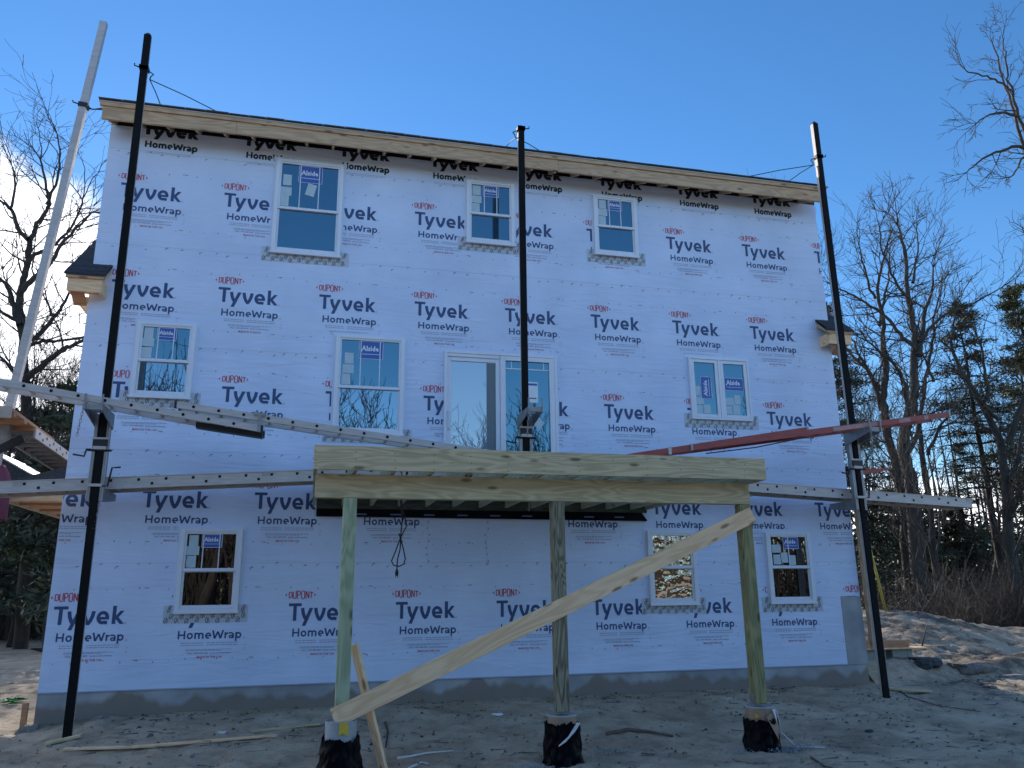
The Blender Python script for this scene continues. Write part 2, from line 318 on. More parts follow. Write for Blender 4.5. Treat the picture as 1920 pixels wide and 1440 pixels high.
# ------------------------------------------------------------------ mesh builder
class MB:
    def __init__(s): s.v = []; s.f = []; s.mi = []; s.mats = []
    def m(s, material):
        if material not in s.mats: s.mats.append(material)
        return s.mats.index(material)
    def face(s, pts, material):
        b = len(s.v); s.v.extend([tuple(p) for p in pts]); s.f.append(tuple(range(b, b+len(pts)))); s.mi.append(s.m(material)); return s
    def box(s, x0, x1, y0, y1, z0, z1, material):
        b = len(s.v); k = s.m(material)
        s.v += [(x0,y0,z0),(x1,y0,z0),(x1,y1,z0),(x0,y1,z0),(x0,y0,z1),(x1,y0,z1),(x1,y1,z1),(x0,y1,z1)]
        for q in ((0,3,2,1),(4,5,6,7),(0,1,5,4),(1,2,6,5),(2,3,7,6),(3,0,4,7)): s.f.append(tuple(b+i for i in q)); s.mi.append(k)
        return s
    def hexa(s, p, material):          # eight points: bottom ring of four, then top ring of four
        b = len(s.v); k = s.m(material); s.v += [tuple(q) for q in p]
        for q in ((0,3,2,1),(4,5,6,7),(0,1,5,4),(1,2,6,5),(2,3,7,6),(3,0,4,7)): s.f.append(tuple(b+i for i in q)); s.mi.append(k)
        return s
    def beam(s, a, c, w, h, material, up=(0,0,1)):   # rectangular bar from a to c, w sideways, h along up
        a = Vector(a); c = Vector(c); d = (c-a).normalized(); sd_ = d.cross(Vector(up)).normalized(); u = sd_.cross(d).normalized()
        o = [(-w/2,-h/2),(w/2,-h/2),(w/2,h/2),(-w/2,h/2)]
        r0 = [a+sd_*x+u*y for x, y in o]; r1 = [c+sd_*x+u*y for x, y in o]
        b = len(s.v); k = s.m(material); s.v += [tuple(q) for q in r0+r1]
        for q in ((0,1,2,3),(7,6,5,4),(0,4,5,1),(1,5,6,2),(2,6,7,3),(3,7,4,0)): s.f.append(tuple(b+i for i in q)); s.mi.append(k)
        return s
    def tube(s, pts, radii, n, material, cap=True):
        pts = [Vector(p) for p in pts]; k = s.m(material)
        if isinstance(radii, (int, float)): radii = [radii]*len(pts)
        base = len(s.v); ref = None
        for i, p in enumerate(pts):
            d = (pts[min(i+1, len(pts)-1)] - pts[max(i-1, 0)])
            if d.length < 1e-9: d = Vector((0,0,1))
            d.normalize()
            if ref is None:
                ref = Vector((1,0,0)) if abs(d.x) < .8 else Vector((0,1,0))
            u = ref - d*ref.dot(d)
            if u.length < 1e-6: u = d.orthogonal()
            u.normalize(); ref = u; w = d.cross(u)
            for j in range(n):
                a = 2*math.pi*j/n; q = p + (u*math.cos(a) + w*math.sin(a))*radii[i]; s.v.append(tuple(q))
        for i in range(len(pts)-1):
            for j in range(n):
                a = base+i*n+j; c = base+i*n+(j+1) % n
                s.f.append((a, c, c+n, a+n)); s.mi.append(k)
        if cap:
            s.f.append(tuple(base+j for j in reversed(range(n)))); s.mi.append(k)
            e = base+(len(pts)-1)*n; s.f.append(tuple(e+j for j in range(n))); s.mi.append(k)
        return s
    def mesh(s, name, off=(0,0,0), smooth=False):
        me = bpy.data.meshes.new(name); o = Vector(off)
        me.from_pydata([(x-o.x, y-o.y, z-o.z) for x, y, z in s.v], [], s.f)
        for m_ in s.mats: me.materials.append(m_)
        me.polygons.foreach_set('material_index', s.mi)
        if smooth: me.polygons.foreach_set('use_smooth', [True]*len(s.f))
        me.update(); return me

def world_off(o):
    v = Vector((0,0,0))
    while o is not None: v += o.location; o = o.parent
    return v
def part(name, mb, parent, loc=None, smooth=False, label=None, stuff=False, bevel=0.0):
    """one mesh part under `parent`; mb holds world coordinates, loc is the part's own origin"""
    po = world_off(parent); loc = Vector(loc) if loc is not None else po
    me = mb.mesh(name, loc, smooth)
    o = bpy.data.objects.new(name, me); COL.objects.link(o); o.parent = parent; o.location = loc - po
    if label: o['label'] = label
    if stuff: o['kind'] = 'stuff'
    if bevel:
        b = o.modifiers.new('bevel', 'BEVEL'); b.width = bevel; b.segments = 1; b.limit_method = 'ANGLE'
    return o
def thing(name, label, cat, loc, group=None):
    o = bpy.data.objects.new(name, None); COL.objects.link(o); o.location = loc; o.empty_display_size = .2
    o['label'] = label; o['category'] = cat
    if group: o['group'] = group
    return o
def single(name, mb, label, cat, loc=(0,0,0), group=None, smooth=False, kind=None, bevel=0.0):
    me = mb.mesh(name, loc, smooth); o = bpy.data.objects.new(name, me); COL.objects.link(o); o.location = loc
    if label: o['label'] = label
    if cat: o['category'] = cat
    if group: o['group'] = group
    if kind: o['kind'] = kind
    if bevel:
        b = o.modifiers.new('bevel', 'BEVEL'); b.width = bevel; b.segments = 1; b.limit_method = 'ANGLE'
    return o
def plank_obj(name, a, c, w, t, material, up, label=None, cat=None, group=None, parent=None, seg=1):
    """a board as an object whose local X runs along it (so the grain follows): w along `up`, t across"""
    a = Vector(a); c = Vector(c); d = c-a; Ln = d.length; x = d.normalized(); u = Vector(up); u = (u - x*u.dot(x)).normalized(); y = u.cross(x)
    mb = MB(); mb.box(0, Ln, -t/2, t/2, -w/2, w/2, material)
    me = mb.mesh(name); o = bpy.data.objects.new(name, me); COL.objects.link(o)
    Mx = Matrix((x, y, u)).transposed().to_4x4(); Mx.translation = a - (world_off(parent) if parent else Vector())
    o.parent = parent; o.matrix_local = Mx
    b = o.modifiers.new('bevel', 'BEVEL'); b.width = min(w, t)*.06; b.segments = 1
    if label: o['label'] = label
    if cat: o['category'] = cat
    if group: o['group'] = group
    return o

# ------------------------------------------------------------------ ground
def sm(t): t = max(0.0, min(1.0, t)); return t*t*(3-2*t)
_gy = [(-4000,-.2),(-8,-.2),(-3.3,-.13),(-1,.025),(-.3,.085),(0,.105),(4000,.105)]
def ground_base(x, y):
    for (a, za), (b, zb) in zip(_gy, _gy[1:]):
        if y <= b: z = za + (zb-za)*max(0, (y-a))/(b-a); break
    z -= .11*sm((.9-x)/1.0)*sm((y+2.5)/2)
    if y > 0 and x < 1: z += (-.04 - z)*sm(y/2.0)*sm((1-x))
    wx = sm((x-12.1)/.8)
    if wx > 0 and y > -.3:
        peak = 1.0 - .52*sm((x-16)/4.0) - .18*sm((x-20)/6)
        m_ = .26*sm((y+.05)/.55) + .70*sm((y-.5)/4.2)
        m_ *= 1 - .68*sm((y-5.2)/3.5)
        z += m_*wx*peak
    return z
def ground_h(x, y):
    z = ground_base(x, y)
    if -45 < x < 60 and -30 < y < 40:
        p = Vector((x, y, 0))
        rough_ = 1.0 + 1.0*sm((x-12.3)/1.0)*sm((y+.6)/1.0)
        m_ = sm((x-12.4)/.8)*sm((y+.3)/1.0)*(1-sm((y-7)/3))
        z += m_*(.10*(.35-abs(noise.noise(p*1.5+Vector((3, 1, 0)))))+.07*(.3-abs(noise.noise(p*3.9)))+.03*noise.noise(p*9))
        z += (.05*(.25-abs(noise.noise(p*2.3+Vector((0, 7, 2)))))+.03*(.25-abs(noise.noise(p*5.1))))*(1-m_)
        rough_ *= 1-.6*sm((y+.7)/.6)*sm((12.6-x)/.4)*sm(x/.4)
        z += rough_*(.030*noise.noise(p*1.1) + .020*noise.noise(p*3.1) + .011*noise.noise(p*8.3))
    return z
def build_ground():
    def axis(a, b, fine, lo, hi):
        out = []; x = lo
        while x <= hi+1e-6: out.append(x); x += fine
        st = fine; x = lo
        while x > a: st *= 1.22; x -= st; out.insert(0, max(x, a))
        st = fine; x = out[-1]
        while x < b: st *= 1.22; x += st; out.append(min(x, b))
        return out
    xs = axis(-320, 340, .075, -3.5, 19); ys = axis(-220, 420, .07, -4.6, 5.6)
    vs = [(x, y, ground_h(x, y)) for y in ys for x in xs]; w = len(xs); fs = []
    for j in range(len(ys)-1):
        for i in range(w-1):
            a = j*w+i; fs.append((a, a+1, a+1+w, a+w))
    me = bpy.data.meshes.new('ground'); me.from_pydata(vs, [], fs); me.materials.append(M_SAND)
    me.polygons.foreach_set('use_smooth', [True]*len(fs)); me.update()
    o = bpy.data.objects.new('ground', me); COL.objects.link(o); o['kind'] = 'structure'
build_ground()

# ------------------------------------------------------------------ lettering
W_H, D_H = 12.19, 9.0
def text_tris(txt, size, bold=0.0):
    cu = bpy.data.curves.new('lettering', 'FONT'); cu.body = txt; cu.size = size; cu.offset = bold; cu.resolution_u = 1
    ob = bpy.data.objects.new('lettering', cu); COL.objects.link(ob)
    bpy.context.view_layer.update(); dg = bpy.context.evaluated_depsgraph_get()
    me = bpy.data.meshes.new_from_object(ob.evaluated_get(dg))
    polys = [[(me.vertices[i].co.x, me.vertices[i].co.y) for i in p.vertices] for p in me.polygons]
    bpy.data.objects.remove(ob); bpy.data.curves.remove(cu); bpy.data.meshes.remove(me)
    return polys
def fit_text(txt, x0, x1, z0, bold=0.0):
    p = text_tris(txt, 1.0, bold); xs = [q[0] for f in p for q in f]; k = (x1-x0)/(max(xs)-min(xs)); mn = min(xs)
    return [[(x0+(x-mn)*k, z0+z*k) for x, z in f] for f in p]
def rect(x0, x1, z0, z1): return [[(x0, z0), (x1, z0), (x1, z1), (x0, z1)]]
def para(x0, z0, x1, z1, w): return [[(x0-w/2, z0), (x0+w/2, z0), (x1+w/2, z1), (x1-w/2, z1)]]
def stroke(pts, w):
    out = []; n = len(pts); L_ = []; R_ = []
    for i in range(n):
        a = pts[max(i-1, 0)]; c = pts[min(i+1, n-1)]; dx, dz = c[0]-a[0], c[1]-a[1]; l = math.hypot(dx, dz) or 1
        nx, nz = -dz/l*w/2, dx/l*w/2; L_.append((pts[i][0]+nx, pts[i][1]+nz)); R_.append((pts[i][0]-nx, pts[i][1]-nz))
    for i in range(n-1): out.append([R_[i], R_[i+1], L_[i+1], L_[i]])
    return out
def arc(cx, cz, rx, rz, a0, a1, n=16): return [(cx+rx*math.cos(rad(a0+(a1-a0)*i/n)), cz+rz*math.sin(rad(a0+(a1-a0)*i/n))) for i in range(n+1)]
def brand_polys(bold=1.0):
    w = .046*bold; P = []
    P += rect(.058, .230, -.152, -.113) + rect(.144-w/2, .144+w/2, -.347, -.152)
    P += stroke([(.246, -.178), (.257, -.245), (.280, -.305), (.318, -.348)], w) + para(.270, -.416, .365, -.178, w*1.06)
    P += stroke([(.425, -.178), (.436, -.245), (.458, -.302), (.490, -.347)], w) + stroke([(.543, -.178), (.530, -.245), (.510, -.300), (.478, -.347)], w)
    P += stroke(arc(.657, -.263, .055, .064, 0, 292, 22) + [(.716, -.330)], w*.95) + rect(.62, .734, -.288, -.253)
    P += rect(.793-w/2, .793+w/2, -.347, -.113) + para(.812, -.275, .890, -.178, w*1.1) + para(.815, -.250, .895, -.347, w*1.15)
    return P
def sub_polys(bold=1.0):
    w = .021*bold; P = []
    def st(x, z0=-.56, z1=-.48): return rect(x-w/2, x+w/2, z0, z1)
    P += st(.133, -.56, -.451) + st(.207, -.56, -.451) + rect(.143, .197, -.517, -.497)
    P += stroke(arc(.2755, -.52, .029, .031, 0, 360, 18), w)
    P += st(.343) + st(.392, -.56, -.505) + st(.441, -.56, -.505) + stroke(arc(.3675, -.507, .0245, .018, 180, 0, 8), w) + stroke(arc(.4165, -.507, .0245, .018, 180, 0, 8), w)
    P += stroke(arc(.509, -.52, .029, .031, 0, 295, 16), w*.95) + rect(.49, .549, -.530, -.513)
    for a, b_ in (((.566, -.451), (.594, -.56)), ((.594, -.56), (.631, -.468)), ((.631, -.468), (.668, -.56)), ((.668, -.56), (.697, -.451))): P += para(*a, *b_, w*1.1)
    P += st(.728) + stroke([(.728, -.515), (.740, -.497), (.764, -.490)], w)
    P += stroke([(.774, -.494), (.79, -.488), (.812, -.489), (.830, -.505)], w*.9) + st(.830, -.56, -.5) + stroke(arc(.803, -.538, .021, .015, 0, 360, 12), w*.85)
    P += st(.868, -.598, -.48) + stroke(arc(.898, -.52, .029, .031, 0, 360, 18), w)
    return P
def oval_polys():
    P = []; w = .0125
    def h(x): return .034 + .030*(1-((x-.21)/.19)**2)
    def L(x0, x1, pts):                       # pts in a 0..1 box (x across, y -1..1 of the envelope height)
        q = []
        for u, v in pts:
            x = x0+(x1-x0)*u; q.append((x, v*(h(x)-w/2)))
        return stroke(q, w)
    P += L(.055, .092, [(0,-1),(0,1)]) + L(.055, .092, [(0,.93),(.6,.93),(1,.6),(1,-.6),(.6,-.93),(0,-.93)])
    P += L(.108, .148, [(0,1),(0,-.6),(.25,-.95),(.75,-.95),(1,-.6),(1,1)])
    P += L(.166, .205, [(0,-1),(0,1)]) + L(.166, .205, [(0,.93),(.7,.93),(1,.65),(1,.25),(.7,-.02),(0,-.02)])
    P += L(.222, .264, [(0,0),(0,.6),(.25,.94),(.75,.94),(1,.6),(1,-.6),(.75,-.94),(.25,-.94),(0,-.6),(0,0)])
    P += L(.283, .322, [(0,-1),(0,1)]) + L(.283, .322, [(0,.95),(1,-.95)]) + L(.283, .322, [(1,-1),(1,1)])
    P += L(.335, .378, [(0,.88),(1,.88)]) + L(.335, .378, [(.5,.85),(.5,-1)])
    P += [[(0, 0), (.025, -.024), (.019, 0)], [(0, 0), (.019, 0), (.025, .024)], [(.418, 0), (.399, 0), (.393, -.024)], [(.418, 0), (.393, .024), (.399, 0)]]
    return P
_rng = random.Random(5)
def dashes(x0, x1, z, hgt):
    P = []; x = x0
    while x < x1-.01:
        l = min(_rng.uniform(.018, .055), x1-x); P += rect(x, x+l, z-hgt/2, z+hgt/2); x += l+.008
    return P
MADE = fit_text("MADE IN THE USA", .385, .706, -.808, .012)
CALL = fit_text("CALL 1-800-448-9835   tyvek.com/homewrap", .253, .818, -.752, .008)
R_MARK = stroke(arc(.938, -.338, .009, .009, 0, 360, 8), .006) + stroke(arc(.972, -.553, .011, .011, 0, 360, 8), .006)
def small_print():
    P = []
    for z in (-.612, -.640): P += dashes(.168, .457, z, .011) + dashes(.495, .896, z, .011)
    P += dashes(.235, .831, -.697, .010) + dashes(.235, .70, -.712, .008)
    P += stroke(arc(.985, -.70, .012, .014, 0, 360, 8), .004) + rect(.975, 1.012, -.655, -.648)
    return P
BRAND, SUB, OVAL = brand_polys(), sub_polys(), oval_polys()
BRAND_B, SUB_B = brand_polys(1.38), sub_polys(1.45)

def clip_x(poly, lo, hi):
    for s_, lim in ((1, lo), (-1, -hi)):
        out = []; n = len(poly)
        for i in range(n):
            a, b = poly[i], poly[(i+1) % n]; da, db = s_*a[0]-lim, s_*b[0]-lim
            if da >= 0: out.append(a)
            if (da >= 0) != (db >= 0):
                t = da/(da-db); out.append((a[0]+(b[0]-a[0])*t, a[1]+(b[1]-a[1])*t))
        poly = out
        if len(poly) < 3: return None
    return poly
Y_INK = -.0025
def print_polys(mb, polys, ox, oz, material, y=Y_INK, lo=.008, hi=W_H-.008):
    for i, p in enumerate(polys):
        q = clip_x([(x+ox, min(z+oz, WRAP_TOP-.003)) for x, z in p], lo, hi)
        if q and max(z for x, z in q)-min(z for x, z in q) > 1e-4:
            yy = y-.00012*(i % 9); mb.face([(x, yy, z) for x, z in q], material)

# ------------------------------------------------------------------ the house
house = thing('house', 'three-storey house under construction, wrapped in white printed building paper', 'house', (W_H/2, 0, .165))
WRAP_Z0, WRAP_Z1, WRAP_TOP = .42, 8.86, 8.605
def build_wall():
    mb = MB()
    # rear wall sheet with the stepped lower right corner, then the other three walls
    mb.face([(0,0,WRAP_Z0),(11.82,0,WRAP_Z0),(11.82,0,1.48),(W_H,0,1.48),(W_H,0,WRAP_TOP),(0,0,WRAP_TOP)], M_WRAP)
    mb.box(.002, W_H-.002, .002, .10, 8.58, WRAP_TOP-.002, M_SPFY)
    mb.face([(.002,.22,8.5),(W_H-.002,.22,8.5),(W_H-.002,.22,9.02),(.002,.22,9.02)], M_BARKD)  # dark sheet standing in for the shade inside the rafter bays
    mb.face([(0,D_H,WRAP_Z0),(0,0,WRAP_Z0),(0,0,WRAP_Z1),(0,D_H/2,WRAP_Z1+2.2),(0,D_H,WRAP_Z1)], M_WRAP)
    mb.face([(W_H,0,1.48),(W_H,D_H,1.48),(W_H,D_H,WRAP_Z1),(W_H,D_H/2,WRAP_Z1+2.2),(W_H,0,WRAP_Z1)], M_WRAP)
    mb.face([(W_H,D_H,WRAP_Z0),(0,D_H,WRAP_Z0),(0,D_H,WRAP_Z1),(W_H,D_H,WRAP_Z1)], M_WRAP)
    # thin folded bottom edge
    mb.box(.0, 11.82, -.006, .0, WRAP_Z0-.012, WRAP_Z0+.004, M_INKBLUEGREY)
    rows = []
    for i in range(-1, 9): rows.append((.183+1.4775*i, 7.767, 'full'))
    for i in range(0, 8): rows.append((.222+1.4735*i, 6.207, 'full'))
    for i in range(0, 9): rows.append((.386+1.4750*i-.0, 4.672, 'full'))
    for i in range(-1, 4):
        ox = -.54+1.4815*(i+1)
        rows.append((ox, 3.135, 'full' if i < 3 else 'brand'))
    for ox in (7.03, 8.498, 9.975, 11.457): rows.append((ox, 3.128, 'full'))
    for i in range(0, 9): rows.append((.012+1.4840*i, 1.597, 'full'))
    for k, (ox, oz, kind) in enumerate(rows):
        print_polys(mb, OVAL, ox, oz, M_RED)
        print_polys(mb, BRAND, ox, oz, M_NAVY)
        if kind != 'full': continue
        print_polys(mb, SUB, ox, oz, M_NAVY); print_polys(mb, R_MARK, ox, oz, M_INKBLUEGREY)
        print_polys(mb, small_print(), ox, oz, M_INKBLUEGREY); print_polys(mb, CALL, ox, oz, M_INKMID); print_polys(mb, MADE, ox, oz, M_RED)
    for i in range(8):                                    # older, bolder print up under the eave
        ox = .395+1.4865*i; oz = 8.851
        print_polys(mb, [[(x*.94, z+(.0 if z > -.43 else .0)) for x, z in p] for p in BRAND_B], ox, oz, M_INKBLACK)
        print_polys(mb, [[(x*.925, z) for x, z in p] for p in SUB_B], ox, oz, M_INKBLACK)
        print_polys(mb, dashes(.13, .80, -.63, .008) + dashes(.13, .80, -.655, .008), ox, oz, M_INKBLUEGREY)
    # fastener marks: little caret prints along the seams and dots between
    r = random.Random(3)
    for zs in (8.165, 6.605, 5.072, 3.528, 1.985):
        x = r.uniform(.1, .3)
        while x < W_H-.1:
            z = zs + r.uniform(-.012, .02) + .035*(int(x*3.3) % 2); s = r.uniform(.018, .032); t = r.uniform(-.3, .3)
            mb.face([(x-s, Y_INK, z-s*.35), (x-s*.4, Y_INK, z+s*.2+t*s*.4), (x+s*.2, Y_INK, z+s*.55), (x+s*1.0, Y_INK, z+s*.1)], M_STAPLE)
            if r.random() < .6: mb.face([(x-s*.9, Y_INK, z-s*.8), (x-s*.4, Y_INK, z-s*.1), (x-s*.1, Y_INK, z-s*.8)], M_STAPLE)
            x += r.uniform(.14, .30)
        mb.box(0, W_H, -.0016, 0, zs+.052, zs+.055, M_INKBLUEGREY)
    for zc in (7.767, 6.207, 4.672, 3.135, 1.597):
        for dz in (.10, -.825):
            x = r.uniform(.1, .3)
            while x < W_H-.1:
                z = zc+dz+r.uniform(-.02, .02); s = r.uniform(.005, .010)
                mb.face([(x-s, Y_INK, z-s), (x+s, Y_INK, z-s), (x+s*.6, Y_INK, z+s*1.6), (x-s*.6, Y_INK, z+s)], M_STAPLE)
                x += .2 if r.random() < .9 else .37
            for k in range(9):
                x = 1.15+1.478*k+r.uniform(-.05, .05)
                if x < W_H-.1: mb.face([(x-.03, Y_INK, zc+dz+.01), (x+.03, Y_INK, zc+dz+.006), (x+.028, Y_INK, zc+dz+.018), (x-.03, Y_INK, zc+dz+.02)], M_STAPLE)
    # vertical laps of the sheets under the deck
    for xv in (4.97, 5.86):
        mb.box(xv, xv+.003, -.002, 0, 2.0, 2.68, M_INKBLUEGREY)
        for k in range(7):
            z = 2.06+.095*k; x = xv+r.uniform(-.03, .03); s = .02
            mb.face([(x-s*.4, Y_INK, z-s), (x+s*.5, Y_INK, z-s*.4), (x+s*.2, Y_INK, z+s), (x-s*.3, Y_INK, z+s*.5)], M_STAPLE)
    part('wall', mb, house)
build_wall()
fb = MB()
fb.hexa([(0.0,.0,-.6),(W_H,.0,-.6),(W_H,D_H,-.6),(0,D_H,-.6),(0.0,.012,WRAP_Z0-.01),(W_H,.012,WRAP_Z0-.01),(W_H,D_H,WRAP_Z0-.01),(0,D_H,WRAP_Z0-.01)], M_CONC)
fb.box(11.823, W_H+.006, -.004, D_H, WRAP_Z0-.008, 1.478, M_CONC)
part('foundation', fb, house, loc=(0, 0, .165), label='grey concrete foundation with brown soil stains')

# roof
PITCH_R = .47; EY = -.42
def roof_z(y): return 8.735 + PITCH_R*(y-EY)
def build_roof():
    mb = MB(); x0, x1 = -.09, 12.20; yr = D_H/2; t = .022
    mb.hexa([(x0,EY-.02,roof_z(EY)),(x1,EY-.02,roof_z(EY)),(x1,yr,roof_z(yr)),(x0,yr,roof_z(yr)),(x0,EY-.02,roof_z(EY)+t),(x1,EY-.02,roof_z(EY)+t),(x1,yr,roof_z(yr)+t),(x0,yr,roof_z(yr)+t)], M_SHINGLE)
    zb = roof_z(yr)-PITCH_R*(D_H+.42-yr)
    mb.hexa([(x0,yr,roof_z(yr)),(x1,yr,roof_z(yr)),(x1,D_H+.42,zb),(x0,D_H+.42,zb),(x0,yr,roof_z(yr)+t),(x1,yr,roof_z(yr)+t),(x1,D_H+.42,zb+t),(x0,D_H+.42,zb+t)], M_SHINGLE)
    r = random.Random(2); x = x0
    while x < x1-.3:                                     # ragged shingle lip over the drip edge
        w = r.uniform(.25, .34); mb.box(x, min(x+w-.006, x1), EY-.05-r.uniform(0,.012), EY+.05, roof_z(EY)+t-.004, roof_z(EY)+t+.003+r.uniform(0,.006), M_LIP); x += w
    roof = part('roof', mb, house)
    # sheathing seen from below
    sh = MB(); sh.hexa([(0,EY+.02,roof_z(EY)-.02),(W_H,EY+.02,roof_z(EY)-.02),(W_H,.3,roof_z(.3)-.03),(0,.3,roof_z(.3)-.03),(0,EY+.02,roof_z(EY)-.004),(W_H,EY+.02,roof_z(EY)-.004),(W_H,.3,roof_z(.3)-.004),(0,.3,roof_z(.3)-.004)], M_SPFY)
    part('sheathing', sh, roof)
    # fascia boards in three lengths, a thinner trim strip on top, drip edge
    fas = [(-.03, 1.86), (1.863, 7.02), (7.023, 12.08)]
    for i, (a, b) in enumerate(fas):
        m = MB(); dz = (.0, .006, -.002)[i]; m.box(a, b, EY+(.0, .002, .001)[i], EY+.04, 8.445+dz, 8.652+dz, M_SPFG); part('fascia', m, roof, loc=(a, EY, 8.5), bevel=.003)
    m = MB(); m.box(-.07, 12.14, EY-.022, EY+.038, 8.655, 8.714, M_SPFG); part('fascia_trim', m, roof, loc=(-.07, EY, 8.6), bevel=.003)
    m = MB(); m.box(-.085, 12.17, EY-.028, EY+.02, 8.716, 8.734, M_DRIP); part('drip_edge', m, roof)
    # rafter tails
    x = .05; k = 0
    while x < 12.15:
        m = MB(); zf, zw = 8.43, 8.60
        m.hexa([(x,EY+.042,zf),(x+.038,EY+.042,zf),(x+.038,-.001,zw),(x,-.001,zw),(x,EY+.042,8.70),(x+.038,EY+.042,8.70),(x+.038,-.001,8.86),(x,-.001,8.86)], M_SPFY)
        part('rafter_tail', m, roof, loc=(x, 0, 8.6)); x += .4064; k += 1
    # vent pipe poking over the eave line
    v = at(873, 268, 2.2); m = MB(); m.tube([(v.x, 2.2, roof_z(2.2)), (v.x, 2.2, v.z+.03)], .05, 12, M_PVC); part('vent_pipe', m, roof)
build_roof()

# eave returns at both ends of the rear wall (pent roof wrapping the corner)
def eave_return(xc, sgn, label):
    X = lambda a: xc + sgn*a          # a > 0 goes inward along the rear wall
    root = None
    def box(mb, a0, a1, y0, y1, z0, z1, m): mb.box(min(X(a0), X(a1)), max(X(a0), X(a1)), y0, y1, z0, z1, m)
    p = .83; z0 = 6.02; ye = -.30
    mb = MB()
    def slab(a0, a1, y0, y1, t=.035):
        xs = sorted((X(a0), X(a1)))
        za, zb = z0+p*(y0-ye), z0+p*(y1-ye)
        mb.hexa([(xs[0],y0,za),(xs[1],y0,za),(xs[1],y1,zb),(xs[0],y1,zb),(xs[0],y0,za+t),(xs[1],y0,za+t),(xs[1],y1,zb+t),(xs[0],y1,zb+t)], M_SHINGLE)
    n = 4
    for i in range(n):
        a, b = ye-.02+(.0-ye)*i/n, ye+(.0-ye)*(i+1)/n
        slab(-.27+.0*i, .265-.05*i*.0, a, b+.02, .035+.006*(i % 2))
    yy = 0.02
    while yy < 3.6: slab(-.27, -.004, yy, yy+.14, .035+.008*(int(yy*7) % 2)); yy += .135
    root = part('eave_return', mb, house, loc=(xc, 0, 6), label=label)
    m = MB(); box(m, -.225, .225, ye+.02, ye+.05, 5.775, 5.965, M_SPF); part('fascia', m, root, loc=(xc, ye, 5.85), bevel=.003)
    m = MB(); box(m, -.25, .25, ye-.006, ye+.04, 5.967, 6.015, M_SPFG); part('trim', m, root)
    m = MB(); box(m, .19, .225, ye+.052, -.003, 5.775, 5.965, M_SPF)
    xs = sorted((X(.195), X(.25))); m.hexa([(xs[0],ye+.0,5.967),(xs[1],ye+.0,5.967),(xs[1],-.003,6.17),(xs[0],-.003,6.17),(xs[0],ye+.04,6.015),(xs[1],ye+.04,6.015),(xs[1],-.003,6.25),(xs[0],-.003,6.25)], M_SPFG)
    part('end_board', m, root)
    m = MB(); box(m, -.225, -.19, ye+.052, 3.2, 5.79, 5.955, M_SPF)
    for k in range(6):
        y = ye+.16+.42*k
        box(m, -.19, (.18 if k == 0 else -.012), y, y+.038, 5.80, 5.89, M_SPFY)
    m.hexa([(min(X(-.19),X(-.02)),ye+.08,5.80),(max(X(-.19),X(-.02)),ye+.08,5.80),(max(X(-.02),X(-.19)),.02,5.66),(min(X(-.02),X(-.19)),.02,5.66),(min(X(-.19),X(-.02)),ye+.10,5.82),(max(X(-.19),X(-.02)),ye+.10,5.82),(max(X(-.02),X(-.19)),.04,5.69),(min(X(-.02),X(-.19)),.04,5.69)], M_WARM)
    part('soffit_framing', m, root)
eave_return(0.0, 1, 'shingled eave return on the left corner, shaded')
eave_return(W_H, -1, 'shingled eave return on the right corner behind the pole')

# windows
def ring(mb, x0, x1, z0, z1, w, y0, y1, m, wb=None, wt=None):
    wb = w if wb is None else wb; wt = w if wt is None else wt
    mb.box(x0, x0+w, y0, y1, z0, z1, m); mb.box(x1-w, x1, y0, y1, z0, z1, m)
    mb.box(x0+w, x1-w, y0, y1, z0, z0+wb, m); mb.box(x0+w, x1-w, y0, y1, z1-wt, z1, m)
STICK_TXT = fit_text("Alside", 0, 1, 0, .03)
def sticker(win, x0, x1, z0, z1, y, rot=False):
    mb = MB(); mb.box(x0, x1, y-.0012, y, z0, z1, M_STICK)
    t = .006; yy = y-.0016
    for a in ((x0, x1, z0, z0+t), (x0, x1, z1-t, z1), (x0, x0+t, z0, z1), (x1-t, x1, z0, z1)): mb.box(a[0], a[1], yy-.001, yy, a[2], a[3], M_STICKW)
    w, h = x1-x0, z1-z0
    if not rot:
        for f in STICK_TXT: mb.face([(x0+w*.10+px*w*.72, yy-.001, z0+h*.46+pz*w*.80) for px, pz in f], M_STICKW)
        mb.face([(x0+w*.06, yy-.001, z0+h*.40), (x0+w*.12, yy-.001, z0+h*.40), (x0+w*.16, yy-.001, z0+h*.58), (x0+w*.12, yy-.001, z0+h*.58)], M_STICKW)
        mb.box(x0+w*.12, x0+w*.9, yy-.001, yy, z0+h*.26, z0+h*.29, M_STICKW)
    else:
        for f in STICK_TXT: mb.face([(x0+w*.58-pz*h*.62, yy-.001, z0+h*.12+px*h*.72) for px, pz in f], M_STICKW)
        mb.box(x0+w*.74, x0+w*.78, yy-.001, yy, z0+h*.12, z0+h*.9, M_STICKW)
    part('sticker', mb, win)
def paper(win, x0, x1, z0, z1, y, tilt=0.0):
    mb = MB(); cx, cz = (x0+x1)/2, (z0+z1)/2; c, s = math.cos(tilt), math.sin(tilt)
    def q(x, z): x -= cx; z -= cz; return (cx+x*c-z*s, cz+x*s+z*c)
    pts = [q(x0, z0), q(x1, z0), q(x1, z1), q(x0, z1)]
    mb.hexa([(a, y-.001, b) for a, b in pts] + [(a, y, b) for a, b in pts], M_PAPER); part('paper_label', mb, win)
